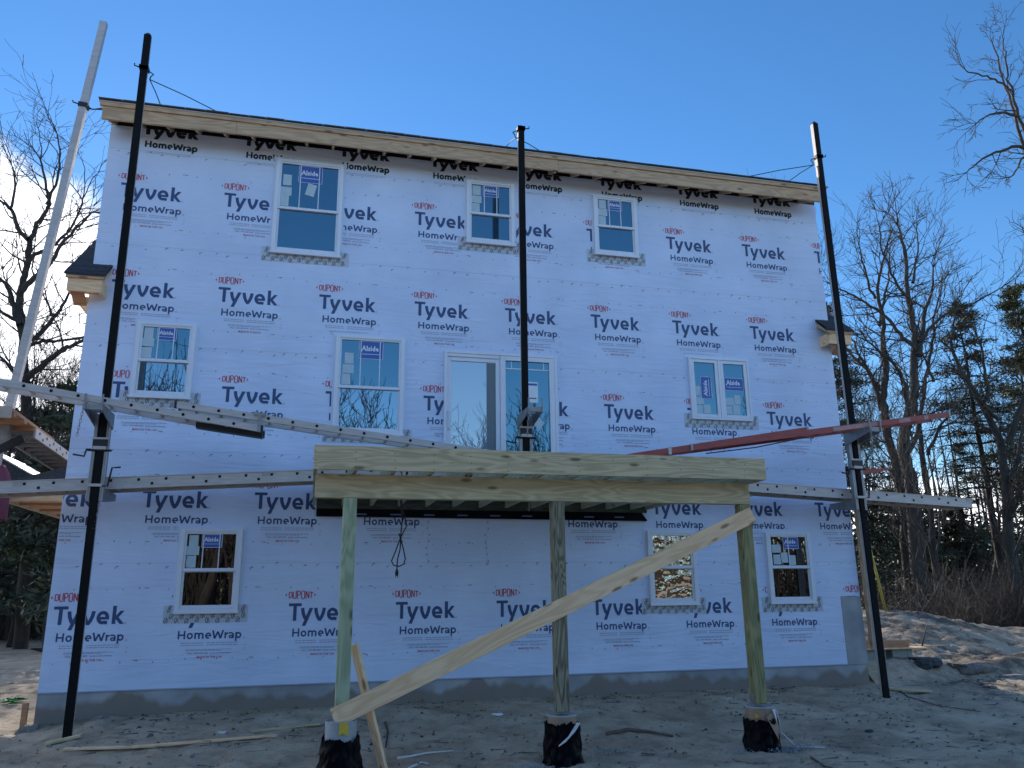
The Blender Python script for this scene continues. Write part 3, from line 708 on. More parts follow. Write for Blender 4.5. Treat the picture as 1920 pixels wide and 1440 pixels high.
def tape(win, x0, x1, z0, z1, wb, ws, up, seed, ends=(1, 1)):
    """U of printed flashing tape under the sill: x0..x1,z0 outer frame"""
    mb = MB(); r = random.Random(seed); y = -.006
    mb.box(x0-ws*ends[0], x1+ws*ends[1], y, 0, z0-wb, z0, M_TAPE)
    for s_, a, b in ((ends[0], x0-ws, x0), (ends[1], x1, x1+ws)):
        if s_: mb.box(a, b, y, 0, z0, z0+up, M_TAPE)
    def mark(cx, cz, s):
        a = r.uniform(-.3, .3)+1.2; ca, sa = math.cos(a), math.sin(a)
        tr = lambda u, v: (cx+s*(u*ca-v*sa), y-.0012, cz+s*(u*sa+v*ca))
        for P in stroke(arc(0, 0, .9, .55, 20, 200, 6), .18) + rect(-.75, .7, -.14, .06) + rect(-.5, .85, -.42, -.28) + rect(-.8, -.1, -.72, -.60): mb.face([tr(u, v) for u, v in P], M_TAPEINK)
    x = x0-ws*ends[0]+.04
    k = 0
    while x < x1+ws*ends[1]-.03:
        mark(x, z0-wb*(.32 if k % 2 else .70)+r.uniform(-.01, .01), .043); x += .066; k += 1
    for s_, c in ((ends[0], x0-ws*.5), (ends[1], x1+ws*.5)):
        if s_: mark(c, z0+up*.3, .034); mark(c+.015, z0+up*.75, .032)
    part('flashing_tape', mb, win)
def dh_window(x0, x1, z0, z1, zr, label, low, papers=(), mun=3, hi=M_GLASS, seed=1, stick=True, ends=(1, 1), head=True, stick_x=None):
    """double-hung: outer frame box, sashes, muntins in the upper sash, meeting rail at zr"""
    mb = MB(); yf = -.058
    ring(mb, x0, x1, z0, z1, .062, yf, -.001, M_VINYL, wb=.05, wt=.045)
    mb.box(x0-.012, x1+.012, yf-.014, yf+.02, z0-.018, z0+.012, M_VINYL)          # sill nosing
    win = part('window', mb, house, loc=((x0+x1)/2, 0, z0), label=label, bevel=.004)
    a, b = x0+.062, x1-.062; zb, zt = z0+.05, z1-.045
    m = MB(); ring(m, a, b, zr-.005, zt, .026, -.046, -.012, M_VINYL, wb=.030); part('upper_sash', m, win, bevel=.003)
    m = MB(); ring(m, a, b, zb, zr-.024, .028, -.030, -.006, M_VINYL, wb=.045, wt=.006); part('lower_sash', m, win, bevel=.003)
    m = MB(); m.box(a, b, -.052, -.030, zr-.022, zr+.012, M_VINYL); m.box(a, b, -.029, -.012, zr-.030, zr-.0225, M_GAP); part('meeting_rail', m, win, bevel=.003)
    m = MB(); m.box(a+.026, b-.026, -.024, -.020, zr+.025, zt-.026, hi); part('pane', m, win)
    m = MB(); m.box(a+.028, b-.028, -.016, -.012, zb+.045, zr-.030, low); part('pane', m, win)
    ga, gb, gz0, gz1 = a+.026, b-.026, zr+.025, zt-.026
    m = MB()
    if mun == 3:
        for k in (1, 2): c = ga+(gb-ga)*k/3; m.box(c-.007, c+.007, -.030, -.0245, gz0, gz1, M_VINYL)
    else:
        c = (ga+gb)/2; m.box(c-.008, c+.008, -.030, -.0245, gz0, gz1, M_VINYL)
    part('muntin', m, win)
    w = gb-ga; h = gz1-gz0
    if stick:
        if stick_x is None:
            sticker(win, ga+w*.30, gb-w*.28, gz1-h*.40, gz1-.004, -.0256)
        else: sticker(win, ga+w*stick_x[0], ga+w*stick_x[1], gz1-h*.42, gz1-.004, -.0256)
    for (u0, u1, v0, v1, t) in papers: paper(win, ga+w*u0, ga+w*u1, gz0+h*v0, gz0+h*v1, -.0256-.0012*(u0 > .2)-.0003*(int(v0*10) % 4), t)
    if head:
        m = MB(); m.box(x0-.045, x1+.045, -.005, 0, z1-.02, z1+.05, M_HEADTAPE); m.box(x0-.03, x0, -.005, 0, z0+.12, z1-.02, M_HEADTAPE); m.box(x1, x1+.03, -.005, 0, z0+.12, z1-.02, M_HEADTAPE); part('head_tape', m, win)
    tape(win, x0, x1, z0, z1, .135, .135, .095, seed, ends)
    return win
dh_window(2.462, 3.510, 6.718, 8.320, 7.478, 'large top-floor window with a loose tilted paper on its glass', M_GLASS, [(.03,.18,.50,.75,0),(.0,.19,.26,.46,0),(.0,.15,.02,.26,0),(.45,.61,.30,.58,-.22)], seed=11)
dh_window(5.525, 6.347, 7.185, 8.316, 7.717, 'small top-floor window just left of the middle black pole', M_GLASS, [(.02,.24,.62,.97,0),(.0,.26,.34,.60,0),(.01,.21,.02,.32,0)], seed=12)
dh_window(7.757, 8.556, 7.182, 8.293, 7.717, 'small top-floor window right of the middle black pole', M_GLASS, [(.03,.24,.64,.98,0),(.0,.27,.36,.63,0),(.02,.22,.02,.34,0)], seed=13)
dh_window(.694, 1.502, 4.343, 5.462, 4.888, 'small middle-floor window beside the left black pole', M_GLASSLOW, [(.02,.22,.40,.98,0),(.0,.25,.38,.64,0),(.0,.22,.02,.35,0)], seed=14)
dh_window(3.511, 4.560, 3.915, 5.446, 4.633, 'large middle-floor window above the deck\'s left end', M_GLASSLOW, [(.06,.21,.48,.72,0),(.03,.22,.27,.46,0),(.02,.17,.02,.25,0)], seed=15)
dh_window(1.546, 2.362, 1.382, 2.500, 1.942, 'ground-floor window left of the deck posts', M_GLASSDARK, [(.04,.23,.64,.97,0),(.0,.26,.38,.64,0),(.02,.21,.02,.36,0)], hi=M_GLASSDARK, seed=16)
dh_window(8.440, 9.255, 1.392, 2.518, 1.956, 'ground-floor window crossed by the diagonal brace board', M_GLASSFILM, hi=M_GLASSFILM, seed=17, stick=False)
dh_window(10.516, 11.333, 1.387, 2.508, 1.952, 'ground-floor window at the right with two panes above', M_GLASSDARK, [(.03,.28,.45,.73,.04),(.05,.25,.04,.38,0),(.27,.46,.10,.45,.03),(.50,.68,.02,.36,0)], mun=2, hi=M_GLASSDARK, seed=18, stick_x=(.36, .80))

def casement():
    x0, x1, z0, z1 = 9.358, 10.469, 4.363, 5.447; mb = MB()
    ring(mb, x0, x1, z0, z1, .035, -.055, -.001, M_VINYL); c = (x0+x1)/2; mb.box(c-.022, c+.022, -.054, -.001, z0+.035, z1-.035, M_VINYL)
    win = part('window', mb, house, loc=(c, 0, z0), label='twin casement window right of the deck', bevel=.004)
    for (a, b, rot) in ((x0+.035, c-.022, True), (c+.022, x1-.035, False)):
        m = MB(); ring(m, a+.003, b-.003, z0+.038, z1-.038, .055, -.046, -.006, M_VINYL); part('sash', m, win, bevel=.004)
        g0, g1, h0, h1 = a+.058, b-.058, z0+.093, z1-.093
        m = MB(); m.box(g0, g1, -.022, -.018, h0, h1, M_GLASS); part('pane', m, win)
        w, h = g1-g0, h1-h0
        if rot:
            sticker(win, g0+w*.28, g0+w*.80, h0+h*.30, h0+h*.73, -.0245, True)
            P = [(.0,.26,.36,.54), (.0,.38,.19,.33), (.0,.30,.0,.17), (.36,.68,.02,.19)]
        else:
            sticker(win, g0+w*.02, g1-w*.04, h0+h*.48, h0+h*.73, -.0245)
            P = [(.0,.42,.20,.34), (.45,.76,.22,.40), (.0,.30,.02,.18), (.36,.70,.02,.20)]
        for u0, u1, v0, v1 in P: paper(win, g0+w*u0, g0+w*u1, h0+h*v0, h0+h*v1, -.0232)
    m = MB(); m.box(x0-.05, x1+.04, -.005, 0, z1-.01, z1+.055, M_HEADTAPE); part('head_tape', m, win)
    tape(win, x0, x1, z0, z1, .135, .13, .10, 21)
casement()

def sliding_door():
    x0, x1, z0, z1 = 5.182, 7.018, 3.20, 5.305; mb = MB()
    ring(mb, x0, x1, z0, z1, .045, -.062, -.001, M_VINYL)
    d = part('sliding_door', mb, house, loc=(6.1, 0, z0), label='white sliding patio door above the deck', bevel=.004)
    m = MB(); m.box(x0+.045, 6.07, -.050, -.040, z1-.10, z1-.045, M_VINYL); ring(m, x0+.046, 6.075, z0+.046, z1-.10, .066, -.034, -.004, M_VINYL); 
    p1 = part('sliding_panel', m, d, bevel=.004)
    m = MB(); m.box(x0+.112, 6.009, -.014, -.010, z0+.112, z1-.166, M_GLASSPALE); part('pane', m, p1)
    m = MB(); m.box(5.86, 5.985, -.0155, -.0145, z0+.12, z1-.175, mat('blind_edge', (.15, .19, .21), .5)); part('blind_strip', m, p1)  # darker strip along the right side of the pane
    hb = MB(); hb.tube([(x0+.075, -.034, 4.02), (x0+.075, -.075, 4.05), (x0+.075, -.075, 4.30), (x0+.075, -.034, 4.33)], .010, 6, M_VINYL); part('handle', hb, p1)
    m = MB(); ring(m, 6.078, x1-.046, z0+.046, z1-.046, .085, -.056, -.004, M_VINYL, wt=.072); p2 = part('fixed_panel', m, d, bevel=.004)
    ga, gb, zt = 6.163, x1-.131, z1-.118
    m = MB(); m.box(ga, gb, -.022, -.018, z0+.131, zt, M_GLASS); part('pane', m, p2)
    m = MB(); m.box(ga, gb, -.030, -.0225, zt-.135, zt-.118, M_VINYL)
    for u in (.14, .51, .88): x = ga+(gb-ga)*u; m.box(x-.006, x+.006, -.030, -.0225, zt-.118, zt, M_VINYL)
    part('muntin', m, p2)
    m = MB(); cx, cz = 6.70, 4.19; m.face([(cx-.095, -.0235, cz), (cx, -.0235, cz-.12), (cx+.095, -.0235, cz), (cx, -.0235, cz+.12)], M_PAPER); part('paper_label', m, p2)
    m = MB(); a = at(1002, 765, 0); m.box(6.50, 6.70, -.0245, -.0230, 4.52, 4.86, M_STICKW); m.box(6.512, 6.688, -.0258, -.0246, 4.80, 4.835, M_STICK); m.box(6.53, 6.67, -.0258, -.0246, 4.58, 4.60, M_INKMID); part('sticker', m, p2)
sliding_door()

# left porch roof (open framing below, hip of dark shingles above) and the garage rake beyond it
def porch():
    mb = MB(); x0, y0, y1 = -.92, .42, 5.2; ze = 3.10; zw = 3.58
    mb.hexa([(x0-.05,y0-.05,ze),(-.0,y0-.05,ze),(-.0,y1,ze),(x0-.05,y1,ze),(x0-.05,y0-.05,ze+.03),(-.004,y0-.05,ze+.03),(-.004,y1,ze+.03),(x0-.05,y1,ze+.03)], M_SHINGLE)
    mb.face([(x0-.05,y0-.05,ze+.03),(-.004,y0-.05,ze+.03),(-.004,y0+.75,zw)], M_SHINGLE)
    mb.face([(x0-.05,y1,ze+.03),(x0-.05,y0-.05,ze+.03),(-.004,y0+.75,zw),(-.004,y1,zw)], M_SHINGLE)
    pr = part('porch_roof', mb, house, label='small dark hipped porch roof on the left side')
    m = MB(); m.box(x0, -.006, y0, y0+.04, 2.90, ze-.004, M_SPF); part('fascia', m, pr)
    m = MB(); m.box(x0, x0+.04, y0+.043, y1, 2.90, ze-.004, M_SPFY); part('side_fascia', m, pr)
    m = MB()
    for k in range(9):
        y = y0+.30+.45*k; m.box(x0+.043, -.008, y, y+.038, 2.915, 3.06, M_WARM if k % 2 else M_SPF)
    part('joists', m, pr); m = MB(); m.box(x0+.042, -.007, y0+.042, y1, 3.065, 3.095, M_WARM); part('roof_boards', m, pr)
    a, b = at(8, 859, 4.8), at(60, 888, 4.8); a = a+(a-b)*1.2
    m = MB(); m.hexa([(a.x,4.8,a.z-.03),(b.x,4.8,b.z-.03),(b.x,8,b.z-.03),(a.x,8,a.z-.03),(a.x,4.8,a.z),(b.x,4.8,b.z),(b.x,8,b.z),(a.x,8,a.z)], M_DRIP)
    m.face([(a.x,4.83,a.z-.03),(a.x,4.83,b.z-.10),(b.x+.5,4.83,b.z-.10),(b.x,4.83,b.z-.03)], M_SHINGLE); m.box(a.x, -.01, 4.85, 8, b.z-.14, b.z-.08, M_SHINGLE)
    part('side_roof', m, house)
porch()

# ------------------------------------------------------------------ deck on posts
PY = -3.25
deck = thing('deck', 'unfinished treated-lumber deck frame on three posts, without floorboards', 'deck', (5.9, PY, .36))
LEDGER_Z = 2.845
def build_deck():
    post_x = (3.685, 5.985, 8.315)
    for x, mt, lab, zb in zip(post_x, (M_PTZ_G, M_PTZ_W, M_PTZ_O), ('pale green deck post', 'dark weathered grey deck post', 'olive green deck post'), (.40, .355, .345)):
        m = MB(); m.box(x-.07, x+.07, PY-.07, PY+.07, zb+.012, 2.588, mt)
        p = part('post', m, deck, loc=(x, PY, zb), label=lab, bevel=.006)
        s = MB(); s.box(x-.078, x+.078, PY-.074, PY+.074, zb, zb+.010, M_STEEL); s.box(x-.0765, x-.0715, PY-.045, PY+.045, zb+.010, zb+.11, M_STEEL); s.box(x+.0715, x+.0765, PY-.045, PY+.045, zb+.010, zb+.11, M_STEEL)
        part('post_base', s, p)
    for y in (-3.312, -3.272, -3.232):
        m = MB(); m.box(3.315+.004*(y+3.3), 8.385, y, y+.038, 2.590, 2.842, M_PT); part('beam', m, deck, loc=(3.315, y, 2.7), bevel=.003)
    m = MB(); m.box(3.288, 8.462, -3.588, -3.550, 2.848, 3.098, M_PT); rn = random.Random(6)
    for k in range(13):
        xk = 3.309+.4064*k
        for zk in (2.875, 2.95, 3.03):
            c = xk+rn.uniform(-.008, .008); z = zk+rn.uniform(-.012, .012); m.box(c-.0045, c+.0045, -3.5895, -3.588, z-.0045, z+.0045, M_HOLE)
    part('rim_joist', m, deck, loc=(3.288, -3.588, 2.97), bevel=.003)
    x = 3.290; k = 0
    while x < 8.44:
        m = MB(); m.box(x, x+.038, -3.548, -.046, 2.846, 3.092, M_PTY); part('joist', m, deck, loc=(x, -1.8, 2.97)); x += .4064; k += 1
    m = MB(); m.box(8.424, 8.462, -3.548, -.046, 2.846, 3.092, M_PTY); part('joist', m, deck, loc=(8.424, -1.8, 2.97))
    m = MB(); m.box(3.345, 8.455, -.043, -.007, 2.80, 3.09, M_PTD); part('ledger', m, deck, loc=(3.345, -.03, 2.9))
    m = MB(); r = random.Random(8)
    m.hexa([(3.345,-.052,2.690),(8.455,-.052,2.672),(8.455,-.0045,2.672),(3.345,-.0045,2.690),(3.345,-.052,2.80),(8.36,-.052,2.80),(8.36,-.0045,2.80),(3.345,-.0045,2.80)], M_BAG)
    for i in range(9):
        a = 3.9+.5*i; m.box(a, a+.16, -.0535, -.052, 2.715, 2.735, M_INKMID)
    part('flashing_strip', m, deck, label='black flashing strip along the wall under the joists')
build_deck()

bt = lambda x, y: at(x, y, -3.345)
p0 = (bt(619, 1333)+bt(631, 1362))/2; p1 = (bt(1402, 952)+bt(1420, 978))/2
d_ = (p1-p0); brace_w = .185
plank_obj('brace_board', p0, p1, brace_w, .038, M_SPF, (-d_.z, 0, d_.x), 'long pale spruce board nailed diagonally across the deck posts', 'board')
s0 = at(664, 1208, -3.13); s1 = atz(722, 1462, -.16); s1.y = -3.19; s1.x = 4.14
plank_obj('stake', (s1.x, s1.y, -.17), (s0.x, s0.y, s0.z), .085, .045, M_SPF, (.6, -.55, .1), 'short slanted wooden stake behind the brace by the green post', 'stake')

def cord():
    mb = MB(); Y = -1.35; g = lambda x, y: at(x, y, Y)
    r = .009
    a = [g(757, 838), g(750, 850), g(760, 866), g(752, 884), g(757, 905), g(751, 940), g(754, 975), g(751, 1008), g(741, 1035), g(734, 1052), g(738, 1060), g(748, 1062), g(757, 1058), g(760, 1048), g(757, 1032), g(752, 1012), g(748, 1000)]
    b = [g(763, 884), g(752, 930), g(756, 960), g(763, 985), g(752, 1006), g(750, 1030), g(745, 1050), g(744, 1068)]
    for q in (a, b): mb.tube(q, r, 5, M_BLACK)
    e = g(744, 1072); mb.tube([(e.x, Y, e.z+.03), (e.x, Y, e.z-.01), (e.x, Y, e.z-.05)], [.012, .024, .018], 8, M_BLACK)
    for dx in (-.012, .012): mb.tube([(e.x+dx, Y, e.z-.05), (e.x+dx, Y, e.z-.075)], .004, 4, M_BLACK)
    single('power_cord', mb, 'black power cord hanging in a loop under the deck', 'cord', loc=(g(750, 880).x, Y, g(750, 880).z), smooth=True)
cord()

# footings under the posts
def footing(x, y, label, kind, seed):
    zg = ground_h(x, y)-.05; t = thing('post_footing', label, 'footing', (x, y, zg), 'wrapped footings under the deck posts')
    top = {'l': .385, 'c': .345, 'r': .335}[kind]; r0 = .155
    m = MB(); n = 28
    pr = [(r0, zg), (r0*1.0, top-.02), (r0*1.02, top-.018), (r0*1.02, top), (r0*.93, top), (r0*.93, top-.012), (.001, top-.012)]
    rings = [[(x+r*math.cos(2*math.pi*i/n), y+r*math.sin(2*math.pi*i/n), z) for i in range(n)] for r, z in pr]
    b = len(m.v)
    for rg in rings: m.v += rg
    body = M_TUBE if kind == 'l' else M_CARD
    for j in range(len(rings)-1):
        mt = body if j == 0 else (M_TUBE if j < 4 else M_CEMENT); k = m.m(mt)
        for i in range(n): m.f.append((b+j*n+i, b+j*n+(i+1) % n, b+(j+1)*n+(i+1) % n, b+(j+1)*n+i)); m.mi.append(k)
    part('concrete_form', m, t, smooth=False)
    # wrinkled plastic skirt with a ragged top edge
    m = MB(); nz, na = 16, 72; rnd = random.Random(seed); k = m.m(M_BAG); V = []
    hi = top - {'l': .15, 'c': .07, 'r': .13}[kind]
    for j in range(nz+1):
        u = j/nz
        for i in range(na):
            a = 2*math.pi*i/na; p = Vector((math.cos(a)*2.1, math.sin(a)*2.1, u*2.6+seed))
            fold = abs(noise.noise(p*1.7))*.05 + noise.noise(Vector((math.cos(a)*5, math.sin(a)*5, u*1.2+seed*3)))*.022
            rag = .05*noise.noise(Vector((math.cos(a)*3, math.sin(a)*3, seed*2.0))) + .03*noise.noise(Vector((math.cos(a)*9, math.sin(a)*9, seed)))
            rr = r0+.026+fold*(.35+.9*(1-u)) + (.05*(1-u)**2 if kind == 'l' else .02*(1-u)**2)
            V.append((x+rr*math.cos(a), y+rr*math.sin(a), zg-.01+(hi+rag-zg)*u))
    m.v = V
    for j in range(nz):
        for i in range(na): m.f.append((j*na+i, j*na+(i+1) % na, (j+1)*na+(i+1) % na, (j+1)*na+i)); m.mi.append(k)
    part('plastic_wrap', m, t, smooth=True)
    # torn paper / tape pieces on the front
    m = MB()
    fr = lambda a, z, rr=.0: (x+(r0+rr)*math.sin(rad(a)), y-(r0+rr)*math.cos(rad(a)), z)
    if kind == 'c':
        pts = [(26, top-.06), (40, top-.075), (18, top-.15), (-8, top-.24), (-28, top-.29), (-26, top-.27), (-2, top-.19), (16, top-.10)]
        c = [fr(a, z, .075) for a, z in pts]; m.face(c[0:3]+[c[6], c[7]], M_PVC); m.face([c[2], c[3], c[4], c[5], c[6]], M_PVC)
    elif kind == 'r':
        m.face([fr(-48, top-.03, .018), (fr(-10, top-.03, .02)), fr(-18, top-.11, .022), fr(-48, top-.10, .02)], M_YELLOW if False else M_CARD)
        m.face([fr(-46, top-.06, .024), fr(-28, top-.10, .024), fr(-46, top-.11, .024)], M_YELLOW)
        m.face([fr(-8, top-.10, .03), fr(34, top-.03, .022), fr(40, top-.20, .05), fr(26, top-.34, .062)], M_CARD)
        m.face([fr(18, top-.02, .03), fr(34, top-.03, .03), fr(32, top-.17, .05)], M_PVC)
        m.tube([fr(48, top-.03, .01), fr(60, top-.10, .04), fr(64, top-.28, .06), (x+.36, y-.10, ground_h(x+.36, y-.1)+.02), (x+.62, y-.25, ground_h(x+.62, y-.25)+.012)], .007, 5, M_PVC)
    else:
        m.face([fr(-8, top-.005, .012), fr(22, top-.005, .012), fr(24, top-.13, .02), fr(2, top-.10, .02), fr(-10, top-.12, .02)], M_YELLOW)
    part('torn_paper', m, t)
footing(3.685, PY, 'footing in black plastic with a yellow scrap, under the pale green post', 'l', 3)
footing(5.985, PY, 'footing in black plastic with a white tape strip, under the weathered post', 'c', 7)
footing(8.315, PY, 'footing in black plastic with torn brown cardboard, under the olive post', 'r', 12)

# ------------------------------------------------------------------ pump-jack staging
YP = -.95
def chain(mb, p, n, m, sway=0.0):
    z = p[2]
    for i in range(n):
        c = Vector((p[0]+sway*i, p[1], z-.042*i)); pts = []
        for k in range(9):
            a = 2*math.pi*k/8; u, w = .013*math.cos(a), .027*math.sin(a)
            pts.append(c + (Vector((u, 0, w)) if i % 2 == 0 else Vector((0, u, w))))
        mb.tube(pts, .0045, 4, m, cap=False)
def pole(x, z0, z1, label, zclamp, rods, side=1, lean=0.0, alu_top=0.0):
    t = thing('staging_pole', label, 'pole', (x, YP, z0), 'black staging poles in front of the wall')
    m = MB(); xl = x+lean
    def seg(a0, a1, y0, y1, mt, top=z1, bot=z0):
        fb_, ft = (bot-z0)/(z1-z0), (top-z0)/(z1-z0)
        m.hexa([(x+lean*fb_+a0,y0,bot),(x+lean*fb_+a1,y0,bot),(x+lean*fb_+a1,y1,bot),(x+lean*fb_+a0,y1,bot),(x+lean*ft+a0,y0,top),(x+lean*ft+a1,y0,top),(x+lean*ft+a1,y1,top),(x+lean*ft+a0,y1,top)], mt)
    seg(-.048, .048, YP-.045, YP-.008, M_POLE); seg(-.044, .044, YP-.0075, YP+.045, M_ALU)
    if alu_top: seg(-.052, -.0485, YP-.04, YP+.04, M_ALU, z1-.02, z1-alu_top)
    m.hexa([(xl-.046,YP-.043,z1+.001),(xl+.046,YP-.043,z1+.001),(xl+.046,YP+.043,z1+.001),(xl-.046,YP+.043,z1+.001),(xl-.012,YP-.012,z1+.05),(xl+.012,YP-.012,z1+.05),(xl+.012,YP+.012,z1+.05),(xl-.012,YP+.012,z1+.05)], M_BLACK)
    part('pole_shaft', m, t)
    m = MB(); xc = x+lean*(zclamp-z0)/(z1-z0); c = .062
    ring(m, xc-c, xc+c, zclamp-.03, zclamp+.03, .012, YP-.066, YP-.048, M_BLACK, wb=.05, wt=.005); m.box(xc-c, xc+c, YP-.066, YP-.0475, zclamp-.03, zclamp+.03, M_BLACK)
    m.box(xc-c, xc-.0495, YP-.0475, YP+.06, zclamp-.03, zclamp+.03, M_BLACK); m.box(xc+.0495, xc+c, YP-.0475, YP+.06, zclamp-.03, zclamp+.03, M_BLACK); m.box(xc-c+.012, xc+c-.012, YP+.047, YP+.06, zclamp-.03, zclamp+.03, M_BLACK)
    m.tube([(xc-side*.06, YP-.03, zclamp), (xc-side*.13, YP-.035, zclamp+.015), (xc-side*.13, YP-.035, zclamp+.05)], .010, 5, M_BLACK)
    h = Vector((xc+side*.075, YP+.05, zclamp-.13))
    m.tube([(xc+side*.06, YP+.05, zclamp), (xc+side*.12, YP+.05, zclamp-.04), (xc+side*.085, YP+.05, zclamp-.08), h], .009, 5, M_BLACK)
    for q in rods: m.tube([h, (h+Vector(q))/2+Vector((0,0,.015)), q], .0075, 5, M_BLACK)
    part('roof_brace', m, t)
    return t
def er(px, py, back=.12):
    p = at(px, py, EY); return (p.x, EY+back, roof_z(EY+back)+.07)
ROOFPT = lambda px, py: er(px, py)
pole(.645, ground_h(.645, YP)-.02, 9.56, 'tall black staging pole in front of the left end of the wall', at(270, 129, YP).z, [ROOFPT(404, 212), ROOFPT(297, 199)], 1, lean=-.045)
pole(6.235, 3.095, 8.82, 'shorter black staging pole standing on the deck in front of the patio door', 8.80, [ROOFPT(952, 281), ROOFPT(1016, 290)], -1)
pole(11.72, ground_h(11.7, YP)-.02, 9.66, 'tall black staging pole in front of the right end of the wall', at(1532, 295, YP).z, [ROOFPT(1413, 336), ROOFPT(1488, 345)], -1, lean=-.05, alu_top=.85)
mb = MB(); mb.box(5.98, 6.50, -1.12, -.78, 3.0935, 3.1125, M_SPF); single('pole_pad', mb, 'small board under the middle black pole on the deck joists', 'board', loc=(6.24, YP, 3.0935))

def jack(x, zp, zb, label, side=1):
    """carriage on the pole: platform bracket towards the wall, bench bracket away from it"""
    t = thing('pump_jack', label, 'pump jack', (x, YP, zp), 'pump jacks on the staging poles')
    m = MB()
    for s in (-1, 1):
        a, b = sorted((x+s*.055, x+s*.088)); m.box(a, b, YP-.05, YP+.05, zp-.16, zb-.02, M_STEEL)
        m.box(min(x+s*.0885, x+s*.094), max(x+s*.0885, x+s*.094), YP-.05, YP-.03, zp-.16, zb-.02, M_ALU)
    part('carriage', m, t)
    m = MB(); zc = zp+.52
    m.box(x-.10, x+.10, YP-.075, YP-.051, zc+.10, zc+.125, M_ALU); m.box(x-.085, x+.085, YP-.085, YP-.051, zc+.012, zc+.098, M_BLACK); m.box(x-.075, x+.075, YP-.082, YP-.051, zc-.03, zc+.011, M_ALU)
    m.tube([(x-.14, YP-.055, zc-.04), (x+.14, YP-.055, zc-.04)], .014, 8, M_BLACK)
    part('roller_cage', m, t); m = MB(); m.box(x-.08, x+.08, YP-.078, YP-.051, zp+.02, zp+.055, M_ALU); part('foot_plate', m, t)
    m = MB(); y1 = YP-.58
    for s in (-1, 1):
        xa = x+s*.098
        m.hexa([(xa-.006,y1,zb-.075),(xa+.006,y1,zb-.075),(xa+.006,YP+.06,zb-.20),(xa-.006,YP+.06,zb-.20),(xa-.006,y1,zb),(xa+.006,y1,zb),(xa+.006,YP+.06,zb),(xa-.006,YP+.06,zb)], M_STEEL)
    m.box(x-.091, x+.091, y1+.004, y1+.03, zb-.072, zb-.004, M_STEEL); m.box(x-.091, x+.091, YP-.30, YP-.27, zb-.05, zb-.004, M_STEEL)
    for s in (-1, 1): m.box(x+s*.098-.010, x+s*.098+.010, y1-.014, y1-.001, zb-.08, zb+.12, M_STEEL)
    part('bench_bracket', m, t)
    m = MB(); y2 = -.34
    for s in (-1, 1):
        xa = x+s*.0985
        m.hexa([(xa-.006,YP-.02,zp-.17),(xa+.006,YP-.02,zp-.17),(xa+.006,y2,zp-.09),(xa-.006,y2,zp-.09),(xa-.006,YP-.02,zp-.004),(xa+.006,YP-.02,zp-.004),(xa+.006,y2,zp-.004),(xa-.006,y2,zp-.004)], M_STEEL)
    m.box(x-.092, x+.092, y2-.03, y2-.004, zp-.085, zp-.006, M_STEEL); m.box(x-.05, x+.05, YP+.06, YP+.10, zp-.15, zp-.10, M_STEEL)
    part('platform_bracket', m, t)
    m = MB(); m.tube([(x-side*.10, YP-.05, zc-.03), (x-side*.15, YP-.06, zc-.03), (x-side*.17, YP-.06, zc-.12), (x-side*.30, YP-.06, zc-.10)], .013, 6, M_BLACK); part('crank', m, t, smooth=True)
    m = MB(); m.tube([(x+side*.06, YP-.055, zp+.03), (x+side*.14, YP-.06, zp+.03), (x+side*.17, YP-.06, zp+.26), (x+side*.27, YP-.06, zp+.27)], .012, 6, M_BLACK); part('crank', m, t, smooth=True)
    m = MB(); chain(m, (x-.10, y1-.03, zb-.06), 9, M_STEEL, -.004); part('chain', m, t); m = MB(); chain(m, (x+.06, YP-.03, zp-.20), 9, M_STEEL, -.004); part('chain', m, t)
    return t
jack(.632, 2.92, 3.89, 'pump jack on the left black pole holding the aluminium ladder')
jack(6.235, 3.275, 4.10, 'pump jack on the middle black pole with its empty bench bracket')
jack(11.675, 2.955, 4.02, 'pump jack on the right black pole holding the red ladder')

def sbox(mb, x0, x1, y0, y1, h0, h1, zf, m):
    mb.hexa([(x0,y0,zf(x0)+h0),(x1,y0,zf(x1)+h0),(x1,y1,zf(x1)+h0),(x0,y1,zf(x0)+h0),(x0,y0,zf(x0)+h1),(x1,y0,zf(x1)+h1),(x1,y1,zf(x1)+h1),(x0,y1,zf(x0)+h1)], m)
def stage(x0, x1, zf, label, seed):
    t = thing('work_plank', label, 'plank', (x0, -.6, zf(x0)), 'aluminium staging planks along the wall')
    r = random.Random(seed)
    for y0, y1, face in ((-.805, -.775, -.805), (-.43, -.40, -.40)):
        m = MB(); sbox(m, x0, x1, y0, y1, -.155, 0, zf, M_ALU)
        yo, yi = (y0-.012, y0-.0005) if face == y0 else (y1+.0005, y1+.012)
        sbox(m, x0, x1, yo, yi, -.155, -.145, zf, M_ALU); sbox(m, x0, x1, yo, yi, -.010, 0, zf, M_ALU)
        x = x0+.10; k = 0; ya, yb = (y0-.003, y0-.0004) if face == y0 else (y1+.0004, y1+.003)
        while x < x1-.1:
            sbox(m, x, x+.034, ya, yb, -.062, -.028, zf, M_HOLE)
            if k % 2: sbox(m, x+.165, x+.199, ya, yb, -.118, -.084, zf, M_HOLE)
            if k % 9 == 4: sbox(m, x+.22, x+.33, ya, yb, -.07, -.022, zf, M_PAPER if False else M_ALUD)
            x += .33; k += 1
        part('side_rail', m, t)
    m = MB(); sbox(m, x0, x1, -.774, -.431, -.035, -.006, zf, M_ALUD); part('deck_sheet', m, t)
    x = x0+.15
    while x < x1-.04: m = MB(); sbox(m, x, x+.035, -.774, -.431, -.13, -.095, zf, M_ALUD); part('rung', m, t); x += .33
    for a, b in ((x0-.012, x0-.001), (x1+.001, x1+.012)):
        m = MB(); sbox(m, a, b, -.80, -.405, -.15, -.002, zf, M_ALUD); part('end_plate', m, t)
